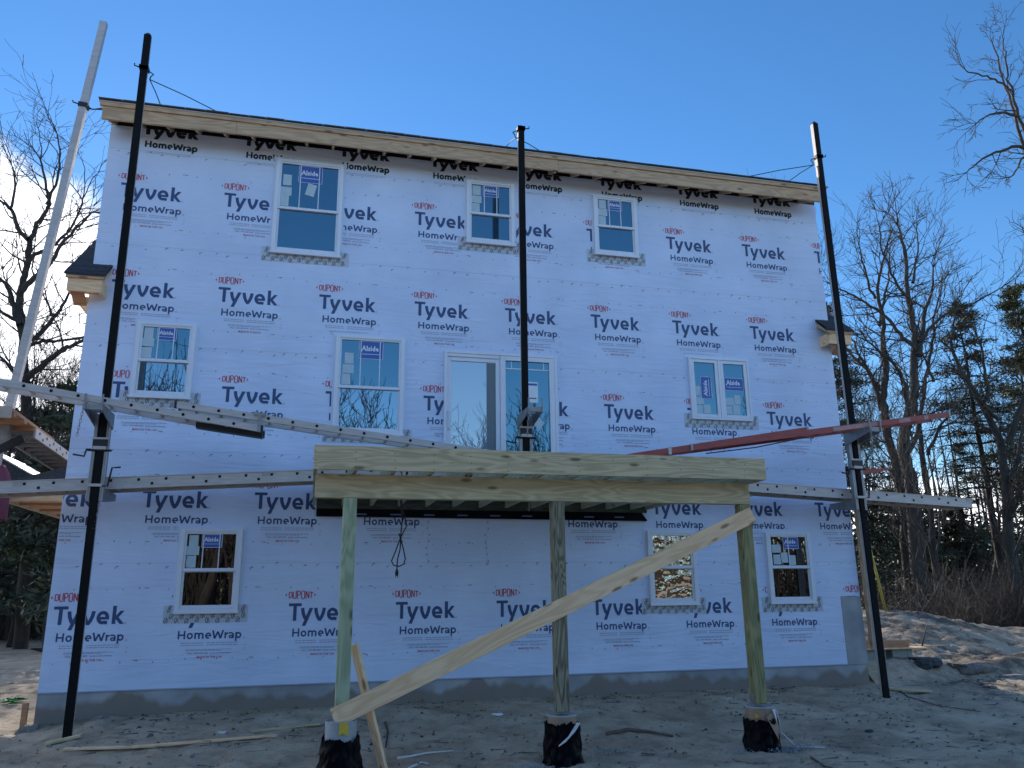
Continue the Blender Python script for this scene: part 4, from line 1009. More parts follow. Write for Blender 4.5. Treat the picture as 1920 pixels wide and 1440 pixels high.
stage(-2.0, 6.215, lambda x: 3.010+.0635*(x+.5), 'aluminium work plank running from the left edge to behind the deck', 1)
stage(6.255, 13.93, lambda x: 3.222-.0475*(x-9.94), 'aluminium work plank sticking out past the right black pole', 2)

def ladder_sec(t, x0, x1, zf, y0, y1, mt, hole, seed, gus=True):
    h = -.085
    for ya, yb, yo in ((y0, y0+.012, y0-.0), (y1-.012, y1, y1)):
        m = MB(); sbox(m, x0, x1, ya, yb, h, 0, zf, mt)
        fy0, fy1 = (ya+.0122, ya+.036) if ya == y0 else (yb-.036-.0002, yb-.0122)
        sbox(m, x0, x1, fy0, fy1, h, h+.006, zf, mt); sbox(m, x0, x1, fy0, fy1, -.006, 0, zf, mt)
        if hole and ya == y0:
            x = x0+.2
            while x < x1-.08:
                m.tube([(x, ya-.003, zf(x)-.040), (x, ya-.0003, zf(x)-.040)], .020, 10, M_HOLE); x += .305
        part('rail', m, t)
    x = x0+.2
    while x < x1-.08:
        m = MB(); m.tube([(x, y0+.013, zf(x)-.04), (x, y1-.013, zf(x)-.04)], .017, 8, mt)
        if gus:
            for s in (0, 1):
                ya = y0+.014 if s == 0 else y1-.018
                m.hexa([(x-.10,ya,zf(x)-.084),(x,ya,zf(x)-.05),(x,ya+.004,zf(x)-.05),(x-.10,ya+.004,zf(x)-.084),(x-.10,ya,zf(x)-.078),(x,ya,zf(x)-.035),(x,ya+.004,zf(x)-.035),(x-.10,ya+.004,zf(x)-.078)], mt)
            m.beam((x, y0+.02, zf(x)-.07), (x-.15, (y0+y1)/2, zf(x)-.045), .012, .006, mt)
        part('rung', m, t); x += .305
    for a, b in ((x0-.03, x0-.001), (x1+.001, x1+.03)):
        m = MB(); sbox(m, a, b, y0-.004, y0+.04, h-.004, .004, zf, M_BLACK if mt is M_ALU else M_ALUD); sbox(m, a, b, y1-.04, y1+.004, h-.004, .004, zf, M_BLACK if mt is M_ALU else M_ALUD); part('end_cap', m, t)
t = thing('extension_ladder', 'aluminium extension ladder laid flat from the left pole down to the deck', 'ladder', (-.5, -1.3, 4.0))
ladder_sec(t, -2.2, 2.60, lambda x: 4.165-.152*(x+.47), -1.50, -1.09, M_ALU, True, 1)
ladder_sec(t, 1.57, 7.2, lambda x: 3.978-.1235*(x-1.55), -1.47, -1.12, M_ALU, True, 2)
zf = lambda x: 3.978-.1235*(x-1.55)
m = MB(); sbox(m, 2.56, 2.60, -1.515, -1.505, -.24, .01, zf, M_STEEL); sbox(m, 2.50, 2.66, -1.516, -1.50, -.02, .012, zf, M_STEEL); sbox(m, 1.80, 2.62, -1.36, -1.24, -.275, -.20, lambda x: 3.978-.130*(x-1.55), M_BLACK); part('section_lock', m, t)
t = thing('extension_ladder', 'red fibreglass ladder laid flat from the right pole down to the deck', 'ladder', (11.7, -1.3, 4.1))
zr1 = lambda x: 3.505+.171*(x-7.73); zr2 = lambda x: 3.955+.149*(x-10.64)
ladder_sec(t, 7.2, 10.52, zr1, -1.47, -1.12, M_REDF, False, 3, False)
ladder_sec(t, 8.6, 13.10, zr2, -1.50, -1.09, M_REDF, False, 4, False)
for a, b in ((10.95, 11.75), (12.15, 12.36), (12.62, 12.70)): m = MB(); sbox(m, a, b, -1.503, -1.5005, -.075, -.012, zr2, M_REDP); part('label_strip', m, t)
m = MB(); sbox(m, 8.22, 8.27, -1.482, -1.4712, -.10, .012, zr1, M_ALU); part('clip', m, t)
m = MB(); a = Vector((8.9, -1.3, zr2(8.9)-.14)); b = Vector((10.6, -1.3, zr2(10.6)-.09)); m.tube([a, (a+b)/2+Vector((0,0,-.03)), b], .009, 5, M_BLACK); part('pull_rope', m, t)
mb = MB(); mb.hexa([(11.86,-.86,3.37),(12.42,-.86,3.475),(12.42,-.72,3.475),(11.86,-.72,3.37),(11.86,-.86,3.47),(12.42,-.86,3.495),(12.42,-.72,3.495),(11.86,-.72,3.47)], M_REDF)
single('guard_board', mb, 'short tapered red-brown board jutting out from the right pole', 'board', loc=(11.86, -.8, 3.4))

# silver pole and staging along the left side of the house
def left_side():
    Y = .10; a = at(195, 43, Y); b = at(12, 790, Y); d = (a-b); bot = b - d*((b.z-ground_h(-1.1, Y))/d.z)
    t = thing('staging_pole', 'bare silver aluminium pole leaning beside the left corner of the house', 'pole', bot)
    m = MB(); m.beam(bot, a, .10, .10, M_ALU, up=(0, 1, 0)); part('pole_shaft', m, t)
    u = d.normalized(); m = MB(); c = at(157, 199, Y); m.beam(c-u*.035, c+u*.035, .13, .13, M_BLACK, up=(0, 1, 0)); m.tube([c+Vector((-.06,-.05,0)), c+Vector((-.14,-.05,.02)), c+Vector((-.15,-.05,.05))], .011, 5, M_BLACK)
    e = at(192, 212, Y); e = Vector((-.07, -.05, 8.86)); m.tube([c+Vector((.06,0,0)), c+Vector((.13,0,-.04)), e], .009, 5, M_BLACK); m.tube([c+Vector((.06,.03,-.02)), e+Vector((-.0,.1,.02))], .009, 5, M_BLACK); part('roof_brace', m, t)
    m = MB(); c0 = b+u*.12; m.beam(b-u*.35, c0, .16, .15, M_STEEL, up=(0, 1, 0)); m.beam(b-u*.42+Vector((.02,-.10,0)), b-u*.30+Vector((.30,-.10,.06)), .06, .10, M_BLACK); part('jack_sleeve', m, t)
    # plank running back along the side wall, its near end carried on boards
    zf = lambda y: 3.925-.038*(y+.8)
    t = thing('side_plank', 'aluminium staging plank running back along the left side wall', 'plank', (-.72, .8, 3.9))
    def yb(m, x0, x1, y0, y1, h0, h1, mt): m.hexa([(x0,y0,zf(y0)+h0),(x1,y0,zf(y0)+h0),(x1,y1,zf(y1)+h0),(x0,y1,zf(y1)+h0),(x0,y0,zf(y0)+h1),(x1,y0,zf(y0)+h1),(x1,y1,zf(y1)+h1),(x0,y1,zf(y1)+h1)], mt)
    for x0, x1 in ((-.96, -.93), (-.53, -.50)):
        m = MB(); yb(m, x0, x1, .2, 8.6, -.14, 0, M_ALU); y = .35
        while y < 8.5:
            yb(m, x1+.0005, x1+.003, y, y+.035, -.065, -.025, M_HOLE); yb(m, x1+.0005, x1+.003, y+.16, y+.195, -.12, -.085, M_HOLE); y += .33
        part('side_rail', m, t)
    m = MB(); yb(m, -.929, -.531, .2, 8.6, -.03, -.004, M_ALUD); part('deck_sheet', m, t)
    y = .3
    while y < 8.5: m = MB(); yb(m, -.929, -.531, y, y+.04, -.12, -.08, M_ALUD); part('rung', m, t); y += .30
    zf2 = zf
    t2 = thing('wooden_walkboard', 'brown wooden walkboard at the near end of the side staging', 'plank', (-.75, -.3, 3.9))
    for k in range(3):
        m = MB(); x0 = -.99+.16*k; yb(m, x0, x0+.15, -.75, 1.1, .004, .045, M_WARM); part('board', m, t2)
    m = MB(); yb(m, -.99, -.51, -.78, -.752, -.10, .05, M_ALUD); part('end_bar', m, t2)
    for k in range(4):
        m = MB(); y = -.68+.42*k; yb(m, -.99, -.51, y, y+.09, -.045, .002, M_WARM); part('cleat', m, t2)
left_side()

def maroon():
    mb = MB(); na, nz = 40, 18; k = mb.m(M_CLOTH); c = at(-14, 900, .2)
    for j in range(nz+1):
        u = j/nz; z = 2.62+.78*u
        w = .235*math.sqrt(max(0.0, 1-max(0, (u-.45)/.55)**2.2)) + .004
        for i in range(na):
            a = 2*math.pi*i/na; f = 1+.10*noise.noise(Vector((math.cos(a)*3, math.sin(a)*3, u*1.5)))
            mb.v.append((c.x+w*f*math.cos(a), .2+w*.75*f*math.sin(a), z))
    for j in range(nz):
        for i in range(na): mb.f.append((j*na+i, j*na+(i+1) % na, (j+1)*na+(i+1) % na, (j+1)*na+i)); mb.mi.append(k)
    single('cloth_bundle', mb, 'maroon cloth bundle at the left edge behind the aluminium plank', 'cloth', loc=(c.x, .2, 2.62), smooth=True)
maroon()

# ------------------------------------------------------------------ things lying about
def gz(x, y): return ground_h(x, y)
def lath(a, b, w, label, mt=M_SPF, name='board', lift=.012, cat='board', t=.02):
    pa = Vector((a[0], a[1], gz(*a)+lift+.012)); pb = Vector((b[0], b[1], gz(*b)+lift+.012))
    plank_obj(name, pa, pb, w, t, mt, (pb-pa).cross(Vector((0,0,1))), label, cat)
g0 = atz(118, 1416, -.05); g1 = atz(245, 1406, -.02); g2 = atz(518, 1381, .0)
lath((g0.x, g0.y), (g1.x+.25, g1.y+.03), .085, 'shorter half of the thin lath lying on the sand at the left', lift=.0)
lath((g1.x, g1.y+.02), (g2.x, g2.y), .075, 'longer thin lath lying on the sand below the left window', lift=.02)
g0 = atz(470, 1366, .05); g1 = atz(600, 1354, .07); lath((g0.x, g0.y), (g1.x, g1.y), .05, 'short grey stick of lumber lying near the foundation', mt=M_PT)
g0 = atz(85, 1400, -.02); g1 = atz(150, 1396, -.02); lath((g0.x, g0.y), (g1.x, g1.y), .10, 'grey board scrap in the sand at the left pole\'s foot', mt=M_PT, t=.03)
g0 = atz(1668, 1298, .04); g1 = atz(1745, 1296, .06); lath((g0.x, g0.y), (g1.x, g1.y), .14, 'weathered board lying at the right pole\'s foot', mt=M_PT, t=.03)
def twig(pts, r, label, mt, name='stick', z=.015):
    mb = MB(); P = [Vector((p.x, p.y, gz(p.x, p.y)+z)) for p in pts]
    mb.tube(P, [r*(1-.5*i/max(1, len(P)-1)) for i in range(len(P))], 6, mt)
    single(name, mb, label, 'stick', loc=P[0], smooth=True)
A = lambda x, y: atz(x, y, -.09)
twig([A(744, 1424), A(770, 1423), A(800, 1418), A(850, 1416)], .014, 'white stripped stick lying on the sand between the posts', M_PVC)
twig([A(766, 1437), A(790, 1430), A(802, 1433)], .014, 'short white forked stick near the bottom edge', M_PVC)
twig([A(722, 1372), A(727, 1390), A(723, 1408)], .016, 'short black stick on the sand beside the stake', M_BLACK)
twig([A(1138, 1385), A(1180, 1380), A(1215, 1381), A(1262, 1386)], .03, 'dead brown branch lying on the sand right of the middle footing', M_STICKB)
twig([A(1690, 1315), A(1705, 1323), A(1760, 1333), A(1840, 1343)], .012, 'long thin twig lying on the sand at the right', M_STICKB)
twig([A(1520, 1418), A(1545, 1427), A(1560, 1432)], .012, 'small curved twig on the sand left of the bottom right corner', M_STICKB)
p = at(1748, 1222, 1.6)
mb = MB(); q0 = Vector((14.55, 1.55, gz(14.55, 1.55)-.02)); mb.tube([q0, q0+Vector((.10, .05, .16)), q0+Vector((.26, .1, .38))], [.02, .017, .012], 6, M_STICKB); single('stick', mb, 'short grey stick stuck upright in the sand mound at the right', 'stick', loc=q0, smooth=True)

# lumber on concrete blocks beside the right corner
zl = .385
def blk(x0, label):
    mb = MB(); mb.box(x0, x0+.40, .74, .94, zl-.01, zl+.185, M_BLOCK); mb.box(x0+.30, x0+.306, .737, .7395, zl+.0, zl+.18, M_HOLE)
    single('concrete_block', mb, label, 'block', loc=(x0, .84, zl), group='blocks under the lumber', bevel=.006)
blk(12.72, 'concrete block under the lumber, nearer the house corner'); blk(13.26, 'concrete block under the lumber, farther from the house corner')
plank_obj('timber', (12.25, .82, zl+.275), (13.62, .82, zl+.255), .13, .16, M_WARM, (0, 0, 1), 'orange-brown timber on top of the block pile at the right corner', 'timber')
plank_obj('board', (12.60, .80, zl+.198), (13.95, .80, zl+.192), .022, .26, M_SPF, (0, 0, 1), 'pale board under the orange timber at the right corner', 'board')
mb = MB(); mb.hexa([(12.34,.05,gz(12.4,.0)-.02),(13.52,.02,gz(13.4,.0)-.02),(13.50,.05,gz(13.4,.0)-.02),(12.34,.08,gz(12.4,.0)-.02),(12.40,.50,.42),(13.40,.50,.40),(13.40,.53,.40),(12.40,.53,.42)], M_PLY)
single('plywood_sheet', mb, 'tan plywood piece leaning on the sand step below the lumber', 'plywood', loc=(12.9, .1, .1))
def rock(x, y, sx, sy, sz, seed, label, mt, name='rock', group=None, dz=0):
    mb = MB(); bm = bmesh.new(); bmesh.ops.create_icosphere(bm, subdivisions=3, radius=1)
    z0 = gz(x, y)+dz
    for v in bm.verts:
        n = 1+.45*noise.noise(v.co*1.2+Vector((seed, 0, 0)))+.22*noise.noise(v.co*2.9+Vector((0, seed, 0)))+.10*noise.noise(v.co*7); c = v.co*n; c.z = min(c.z, .62+.12*noise.noise(v.co*2))
        mb.v.append((x+c.x*sx, y+c.y*sy, z0+c.z*sz))
    k = mb.m(mt)
    for f in bm.faces: mb.f.append(tuple(v.index for v in f.verts)); mb.mi.append(k)
    bm.free(); single(name, mb, label, name.replace('_', ' '), loc=(x, y, z0), group=group)
q = atz(1818, 1268, .12); rock(q.x, q.y, .34, .2, .16, 3, 'flat brown boulder in the sand below the mound at the right', M_ROCK)
q = atz(1735, 1270, .12); rock(q.x, q.y, .27, .2, .13, 9, 'dark clod of soil beside the plywood at the right', M_TARP, 'soil_clod')
q = atz(1850, 1240, .45); rock(q.x, q.y, .09, .07, .06, 21, 'small dark stone on the mound at the right', M_ROCK)
q = atz(55, 1378, -.06); rock(q.x, q.y, .14, .11, .11, 5, 'pale stone half buried left of the left pole', M_PALEROCK)
q = atz(185, 1363, .0); rock(q.x, q.y, .09, .07, .06, 6, 'small pale stone by the foundation right of the left pole', M_PALEROCK)
q = atz(418, 1371, .03); rock(q.x, q.y, .06, .04, .03, 7, 'white scrap on the sand below the ground-floor left window', M_PVC, 'scrap')
q = atz(930, 1330, .10); rock(q.x, q.y, .08, .04, .03, 8, 'white scrap by the foundation under the deck', M_PVC, 'scrap')
q = atz(350+1280-0, 1373, -.1); rock(q.x, q.y, .05, .04, .04, 15, 'small black stone on the sand at the lower right', M_TARP)
q = atz(1895, 1255, .25); rock(q.x, q.y, .22, .14, .08, 33, 'light broken slab at the right edge of the sand', M_PALEROCK)
plank_obj('corner_timber', (12.27, -.06, .64), (12.27, -.06, 3.02), .038, .09, M_SPFG, (1, 0, 0), 'upright grey timber leaning against the right corner of the house', 'timber')
mb = MB(); a = atz(1662, 1146, 1.0); a = at(1661, 1146, 4.4); b = at(1632, 1030, 4.4); mb.tube([a, b], .028, 8, M_ROPE); mb.tube([b, at(1560, 760, 4.4)], .008, 5, M_STEEL); single('guy_wire', mb, 'yellow guard sleeve on a guy wire behind the right pole', 'guy wire', loc=a, smooth=True)
mb = MB(); mb.box(-.16, -.10, .02, .09, -.15, .30, M_WARM); single('corner_stake', mb, 'small brown stake at the left corner of the foundation', 'stake', loc=(-.13, .05, -.1))
mb = MB(); r = random.Random(4)
for i in range(60):
    x, y = -1.6+r.uniform(-.45, .5), 3.2+r.uniform(-.35, .35); z = gz(x, y)+.02; s = r.uniform(.03, .10)
    mb.face([(x-s, y, z), (x+s*.3, y-s*.4, z+r.uniform(0, .05)), (x+s, y+s*.3, z+.01), (x-s*.2, y+s*.5, z+r.uniform(0, .04))], M_GREEN)
single('green_plastic_scrap', mb, 'torn bright green plastic on the ground left of the house', 'scrap', loc=(-1.6, 3.2, gz(-1.6, 3.2)))

def litter():
    mb = MB(); r = random.Random(31)
    for i in range(3600):
        u = r.random()
        x = r.uniform(-2.5, 14.5); y = r.uniform(-4.6, .0) if u < .8 else r.uniform(-.4, -.02)
        if u > .93: x, y = r.uniform(12.6, 18), r.uniform(0, 4.5)
        if u < .10: x, y = r.uniform(-5, -.2), r.uniform(.3, 9)
        if noise.noise(Vector((x*.9, y*1.6, 4))) < .02 and r.random() < .9: continue
        z = gz(x, y)+.006; s = r.uniform(.008, .034); a = r.uniform(0, 6.28); ca, sa = math.cos(a), math.sin(a)
        if r.random() < .45:                                     # twig
            l = s*r.uniform(2, 5.5); w = .004; mb.face([(x-l*ca-w*sa, y-l*sa+w*ca, z), (x+l*ca-w*sa, y+l*sa+w*ca, z+r.uniform(0, .02)), (x+l*ca+w*sa, y+l*sa-w*ca, z+.004), (x-l*ca+w*sa, y-l*sa-w*ca, z)], M_STICKB)
        else:
            mb.face([(x-s*ca, y-s*sa, z), (x+s*.6*sa, y-s*.6*ca, z+r.uniform(0, .03)), (x+s*ca, y+s*sa, z+.004), (x-s*.6*sa, y+s*.6*ca, z+r.uniform(0, .03))], r.choice((M_LITTER, M_LITTER, M_STICKB)))
    single('leaf_litter', mb, 'dead leaves and twigs strewn over the sand', 'leaf litter', kind='stuff')
litter()
def pebbles():
    mb = MB(); r = random.Random(41)
    for i in range(420):
        x, y = r.uniform(-2, 14.5), r.uniform(-4.7, -.05); z = gz(x, y); s = r.uniform(.008, .03)*(1.6 if r.random() < .06 else 1); mt = r.choice((M_ROCK, M_PALEROCK, M_PALEROCK))
        t = [(x+s*math.cos(a)*r.uniform(.7, 1.3), y+s*math.sin(a)*r.uniform(.7, 1.3)) for a in (0, 1.3, 2.5, 3.7, 5)]; h = s*r.uniform(.5, .9)
        for k in range(5):
            a, c = t[k], t[(k+1) % 5]; mb.face([(*a, z-.005), (*c, z-.005), (x+(c[0]-x)*.55, y+(c[1]-y)*.55, z+h), (x+(a[0]-x)*.55, y+(a[1]-y)*.55, z+h)], mt)
        mb.face([(x+(a[0]-x)*.55, y+(a[1]-y)*.55, z+h) for a in t], mt)
    single('pebbles', mb, 'small stones scattered over the sand', 'pebbles', kind='stuff')
pebbles()
def gravel():
    mb = MB(); r = random.Random(77)
    for cx, cy, sx, sy, n in ((5.55, -3.62, .28, .14, 420), (6.55, -3.1, .32, .10, 300), (8.55, -3.45, .30, .10, 420), (8.0, -3.35, .25, .06, 110)):
        for i in range(n):
            x, y = r.gauss(cx, sx*.6), r.gauss(cy, sy*.7); e = ((x-cx)/sx)**2+((y-cy)/sy)**2
            z = gz(x, y)+max(0, .05*(1-e*.4))*r.random(); s = r.uniform(.008, .02)
            p = [Vector((r.uniform(-1, 1), r.uniform(-1, 1), r.uniform(-.6, 1)))*s for _ in range(4)]; p = [(x+q.x, y+q.y, z+abs(q.z)) for q in p]
            for f in ((0,1,2),(0,2,3),(0,3,1),(1,3,2)): mb.face([p[k] for k in f], M_GRAVEL)
    single('gravel', mb, 'little heaps of grey gravel round the footings', 'gravel', kind='stuff')
gravel()

# ------------------------------------------------------------------ trees
def rot_dir(d, ang, az):
    u = d.orthogonal().normalized(); w = d.cross(u); s = (u*math.cos(az)+w*math.sin(az))
    return (d*math.cos(ang)+s*math.sin(ang)).normalized()
def grow(seed, H, r0, lean=(0,0), fork=.45, spread=.75, levels=5, twig=.0065, trunk_frac=.62, up=.10, dens=1.0, leaders=3):
    """bare deciduous tree as two builders: trunk with big limbs, and the twig crown"""
    R = random.Random(seed); tr, cr = MB(), MB()
    def branch(p, d, Ln, r, lv, side):
        n = max(3, min(9, int(Ln/(.55 if lv < 2 else .32)))); pts = [p]; rr = [r]; cur = p; dd = d; st = Ln/n
        end = .40 if lv == 0 else .25
        kids = []
        for i in range(n):
            k = .16 if lv == 0 else .26
            dd = (dd + Vector((R.gauss(0, k), R.gauss(0, k), R.gauss(0, k)*.6+up*(1 if lv > 0 else .3)))).normalized()
            cur = cur + dd*st; f = (i+1)/n; pts.append(cur); rr.append(max(twig*.8, r*(1-(1-end)*f))); kids.append((f, cur, dd, rr[-1]))
        sides = 8 if lv == 0 else 6 if lv == 1 else 4 if lv == 2 else 3
        (tr if lv < 2 else cr).tube(pts, rr, sides, M_BARK if lv < 2 else M_TWIG, cap=False)
        if lv >= levels: return
        start = fork if lv == 0 else .18
        cnt = (leaders+3.6 if lv == 0 else 4.4 if lv == 1 else 3.4 if lv == 2 else 2.4)*dens
        cnt = max(2, int(round(cnt+R.uniform(-.8, .8))))
        for c in range(cnt):
            f = start+(1-start)*(c+R.uniform(.3, 1.0))/cnt; f = min(f, 1.0)
            j = min(range(len(kids)), key=lambda q: abs(kids[q][0]-f)); _, kp, kd, kr = kids[j]
            ang = R.uniform(.45, 1.0)*spread; az = R.uniform(0, 6.283) if lv else (c*2.4+R.uniform(-.5, .5))
            nd = rot_dir(kd, ang, az); ln = Ln*R.uniform(.45, .78)*(1.15-.45*f if lv == 0 else 1.0)
            nr = max(twig, kr*R.uniform(.5, .78))
            branch(kp, nd, ln, nr, lv+1, c)
        if lv < levels: branch(cur, rot_dir(dd, R.uniform(.05, .3), R.uniform(0, 6.28)), Ln*.5, max(twig, rr[-1]*.9), lv+1, 9)
    d0 = Vector((lean[0], lean[1], 1)).normalized()
    branch(Vector((0,0,-.1)), d0, H*trunk_frac, r0, 0, 0)
    return tr, cr
def limbed(seed, base_px, Y, limbs, dens=1.0, twl=1.0, mt=None):
    """tree whose main limbs follow measured courses; limbs swing in depth and carry random branches"""
    R = random.Random(seed); tr, cr = MB(), MB(); mt = mt or M_BARK
    b0 = at(base_px[0], base_px[1], Y); o = Vector((b0.x, Y, ground_h(b0.x, Y)-.05)); mpp = (b0-CAM).length/F_PX
    def twigs(p, d, Ln, r, lv):
        n = max(3, min(7, int(Ln/.3))); pts = [p]; cur = p; dd = d; ks = []
        for i in range(n):
            dd = (dd+Vector((R.gauss(0, .20), R.gauss(0, .20), R.gauss(.05, .14)))).normalized(); cur = cur+dd*Ln/n; pts.append(cur); ks.append((cur, dd))
        cr.tube(pts, [max(.0065, r*(1-.72*i/n)) for i in range(n+1)], 4 if lv < 2 else 3, M_TWIG, cap=False)
        if lv >= 3: return
        for c in range(R.choice((3, 4, 4, 5)) if lv < 2 else R.choice((2, 3, 3))):
            kp, kd = R.choice(ks); twigs(kp, rot_dir(kd, R.uniform(.35, .85), R.uniform(0, 6.283)), Ln*R.uniform(.40, .70), max(.0065, r*.58), lv+1)
    for li, (pts, w0, w1, sw) in enumerate(limbs):
        P = []; acc = 0; last = None
        for px, py in pts:
            q = at(px, py, Y)
            if last is not None: acc += (q-last).length
            last = q.copy(); P.append(Vector((q.x, Y+sw*acc, q.z))-o)
        if li == 0: P[0].z = -.15; P[0].x = P[1].x*.4
        Q = []
        for i in range(len(P)-1):                       # smooth subdivision
            a, b, c, d = P[max(i-1, 0)], P[i], P[i+1], P[min(i+2, len(P)-1)]
            for k in range(4):
                t = k/4; Q.append(.5*((2*b)+(c-a)*t+(2*a-5*b+4*c-d)*t*t+(3*b-a-3*c+d)*t**3)+Vector((R.gauss(0, .018), R.gauss(0, .03), R.gauss(0, .018))))
        Q.append(P[-1]); N_ = len(Q)
        rr = [max(.012, mpp*.5*(w0+(w1-w0)*(i/(N_-1))**.8)) for i in range(N_)]
        tr.tube(Q, rr, 9 if w0 > 12 else 6, mt, cap=False)
        step = 0
        for i in range(2, N_):
            seg = (Q[i]-Q[i-1]).length; step += seg; f = i/(N_-1)
            if li == 0 and Q[i].z < 3.6: continue
            while step > .42/dens:
                step -= .42/dens; d = (Q[i]-Q[i-1]).normalized()
                nd = rot_dir(d, R.uniform(.5, 1.15), R.uniform(0, 6.283))
                twigs(Q[i].lerp(Q[i-1], R.random()), nd, twl*R.uniform(.8, 2.3)*(1.15-.4*f), min(rr[i]*.55, .035), 1)
        d = (Q[-1]-Q[-2]).normalized()
        for k in range(3): twigs(Q[-1], rot_dir(d, R.uniform(.1, .5), R.uniform(0, 6.28)), twl*R.uniform(.9, 1.9), rr[-1]*.8, 1)
    return (tr, cr), o
def grow_pine(seed, H, r0, low=.25, width=3.0, mt=None, clump=9, lean=(0, 0), droop=.25, dense=1.0):
    R = random.Random(seed); tr, cr = MB(), MB(); mt = mt or M_NEEDLE
    n = 10; pts = [Vector((lean[0]*i/n*H+R.gauss(0, .04), lean[1]*i/n*H+R.gauss(0, .04), H*i/n-.1*(i == 0))) for i in range(n+1)]
    tr.tube(pts, [max(.02, r0*(1-.93*i/n)) for i in range(n+1)], 8, M_BARKD, cap=False)
    for i in range(int(H*(1-low)*.9*0)): pass
    z = H*low*.5
    while z < H*.99:
        f = z/H; live = f > low
        L_ = width*(1-max(0, (f-low)/(1-low))**1.4*.86)*R.uniform(.55, 1.1) if live else width*.45*R.uniform(.3, 1)
        k = R.randint(3, 5) if live else R.randint(0, 2)
        for b in range(k):
            a = R.uniform(0, 6.283); c = Vector((lean[0]*z, lean[1]*z, z)); d = Vector((math.cos(a), math.sin(a), R.uniform(-.05, .30))).normalized(); p = [c]; cur = c
            m_ = 5
            for i in range(m_):
                d = (d+Vector((R.gauss(0, .14), R.gauss(0, .14), -droop*.25+R.gauss(0, .07)))).normalized(); cur = cur+d*L_/m_; p.append(cur)
            tr.tube(p, [max(.008, .045*(1-.8*i/m_)) for i in range(m_+1)], 4, M_BARKD, cap=False)
            if not live: continue
            for i in range(2, m_+1):
                for q in range(int(2*dense+.5)):
                    side = Vector((R.gauss(0, 1), R.gauss(0, 1), R.gauss(0, .25))).normalized(); tip = p[i]+side*R.uniform(.1, .62)*(L_*.26+.12)
                    cr.tube([p[i], tip], [.008, .005], 3, M_TWIG, cap=False)
                    for s in range(int(clump)):
                        o = tip+Vector((R.gauss(0, .16), R.gauss(0, .16), R.gauss(0, .07)))-side*R.uniform(0, .15); e = (side+Vector((R.gauss(0, .8), R.gauss(0, .8), R.gauss(.25, .55)))).normalized()*R.uniform(.14, .26)
                        w = e.cross(Vector((R.gauss(0, 1), R.gauss(0, 1), R.gauss(0, 1)))).normalized()*R.uniform(.018, .036)
                        cr.face([o-w*.4, o+e*.55-w, o+e, o+e*.55+w], mt)
        z += R.uniform(.32, .62)*(1 if live else 1.6)
    return tr, cr
TREE_MESH = {}
def tree_mesh(key, maker):
    if key not in TREE_MESH:
        tr, cr = maker(); TREE_MESH[key] = (tr.mesh(key+'_trunk', smooth=True), cr.mesh(key+'_crown'))
    return TREE_MESH[key]
def plant(name, key, maker, x, y, label, group, rz=0.0, s=1.0, z=None, sz=None, cat='tree'):
    a, b = tree_mesh(key, maker); z = ground_h(x, y)-.05 if z is None else z
    t = thing(name, label, cat, (x, y, z), group); t.rotation_euler.z = rz; t.scale = (s, s, sz or s)
    for nm, me in (('trunk', a), ('crown', b)):
        o = bpy.data.objects.new(nm, me); COL.objects.link(o); o.parent = t
    return t
BT, PT_ = 'bare_tree', 'pine_tree'
mk = {
 'A': lambda: grow(11, 15, .30, (-.03, 0), fork=.34, spread=.75, levels=5, up=.13, dens=1.16),
 'B': lambda: grow(23, 16, .27, (.03, .02), fork=.42, spread=.62, levels=5, up=.15, dens=1.16),
 'C': lambda: grow(37, 14, .20, (-.05, 0), fork=.40, spread=.70, levels=5, up=.14, dens=1.16),
 'D': lambda: grow(41, 15, .34, (.03, 0), fork=.24, spread=.90, levels=5, up=.08, leaders=4, dens=1.22),
 'E': lambda: grow(59, 10, .10, (.05, 0), fork=.30, spread=.75, levels=4, up=.15),
 'P': lambda: grow_pine(5, 15, .20, low=.36, width=2.9, clump=10, dense=1.4, droop=.35),
 'Q': lambda: grow_pine(8, 12, .18, low=.12, width=2.8, clump=14, dense=1.6),
 'Y': lambda: grow_pine(13, 15, .22, low=.22, width=2.9, mt=M_NEEDLEY, clump=14, dense=1.6),
 'U': lambda: grow_pine(21, 5.0, .08, low=.02, width=1.7, mt=M_EVERG, clump=12, dense=1.3),
}
GR, GL = 'bare trees right of the house', 'bare trees left of the house'
def gx(px, Y, py=1150): return at(px, py, Y).x
def T(kind, name, px, Y, label, group, rz=0, s=1.0, sz=None): return plant(name, kind, mk[kind], gx(px, Y), Y, label, group, rz, s, None, sz)
def L_TREE(key, seed, base, Y, limbs, label, group, **kw):
    (tr, cr), o = limbed(seed, base, Y, limbs, **kw)
    t = thing(BT, label, 'tree', o, group)
    for nm, mb in (('trunk', tr), ('crown', cr)):
        me = mb.mesh(nm, (0, 0, 0), nm == 'trunk'); ob = bpy.data.objects.new(nm, me); COL.objects.link(ob); ob.parent = t
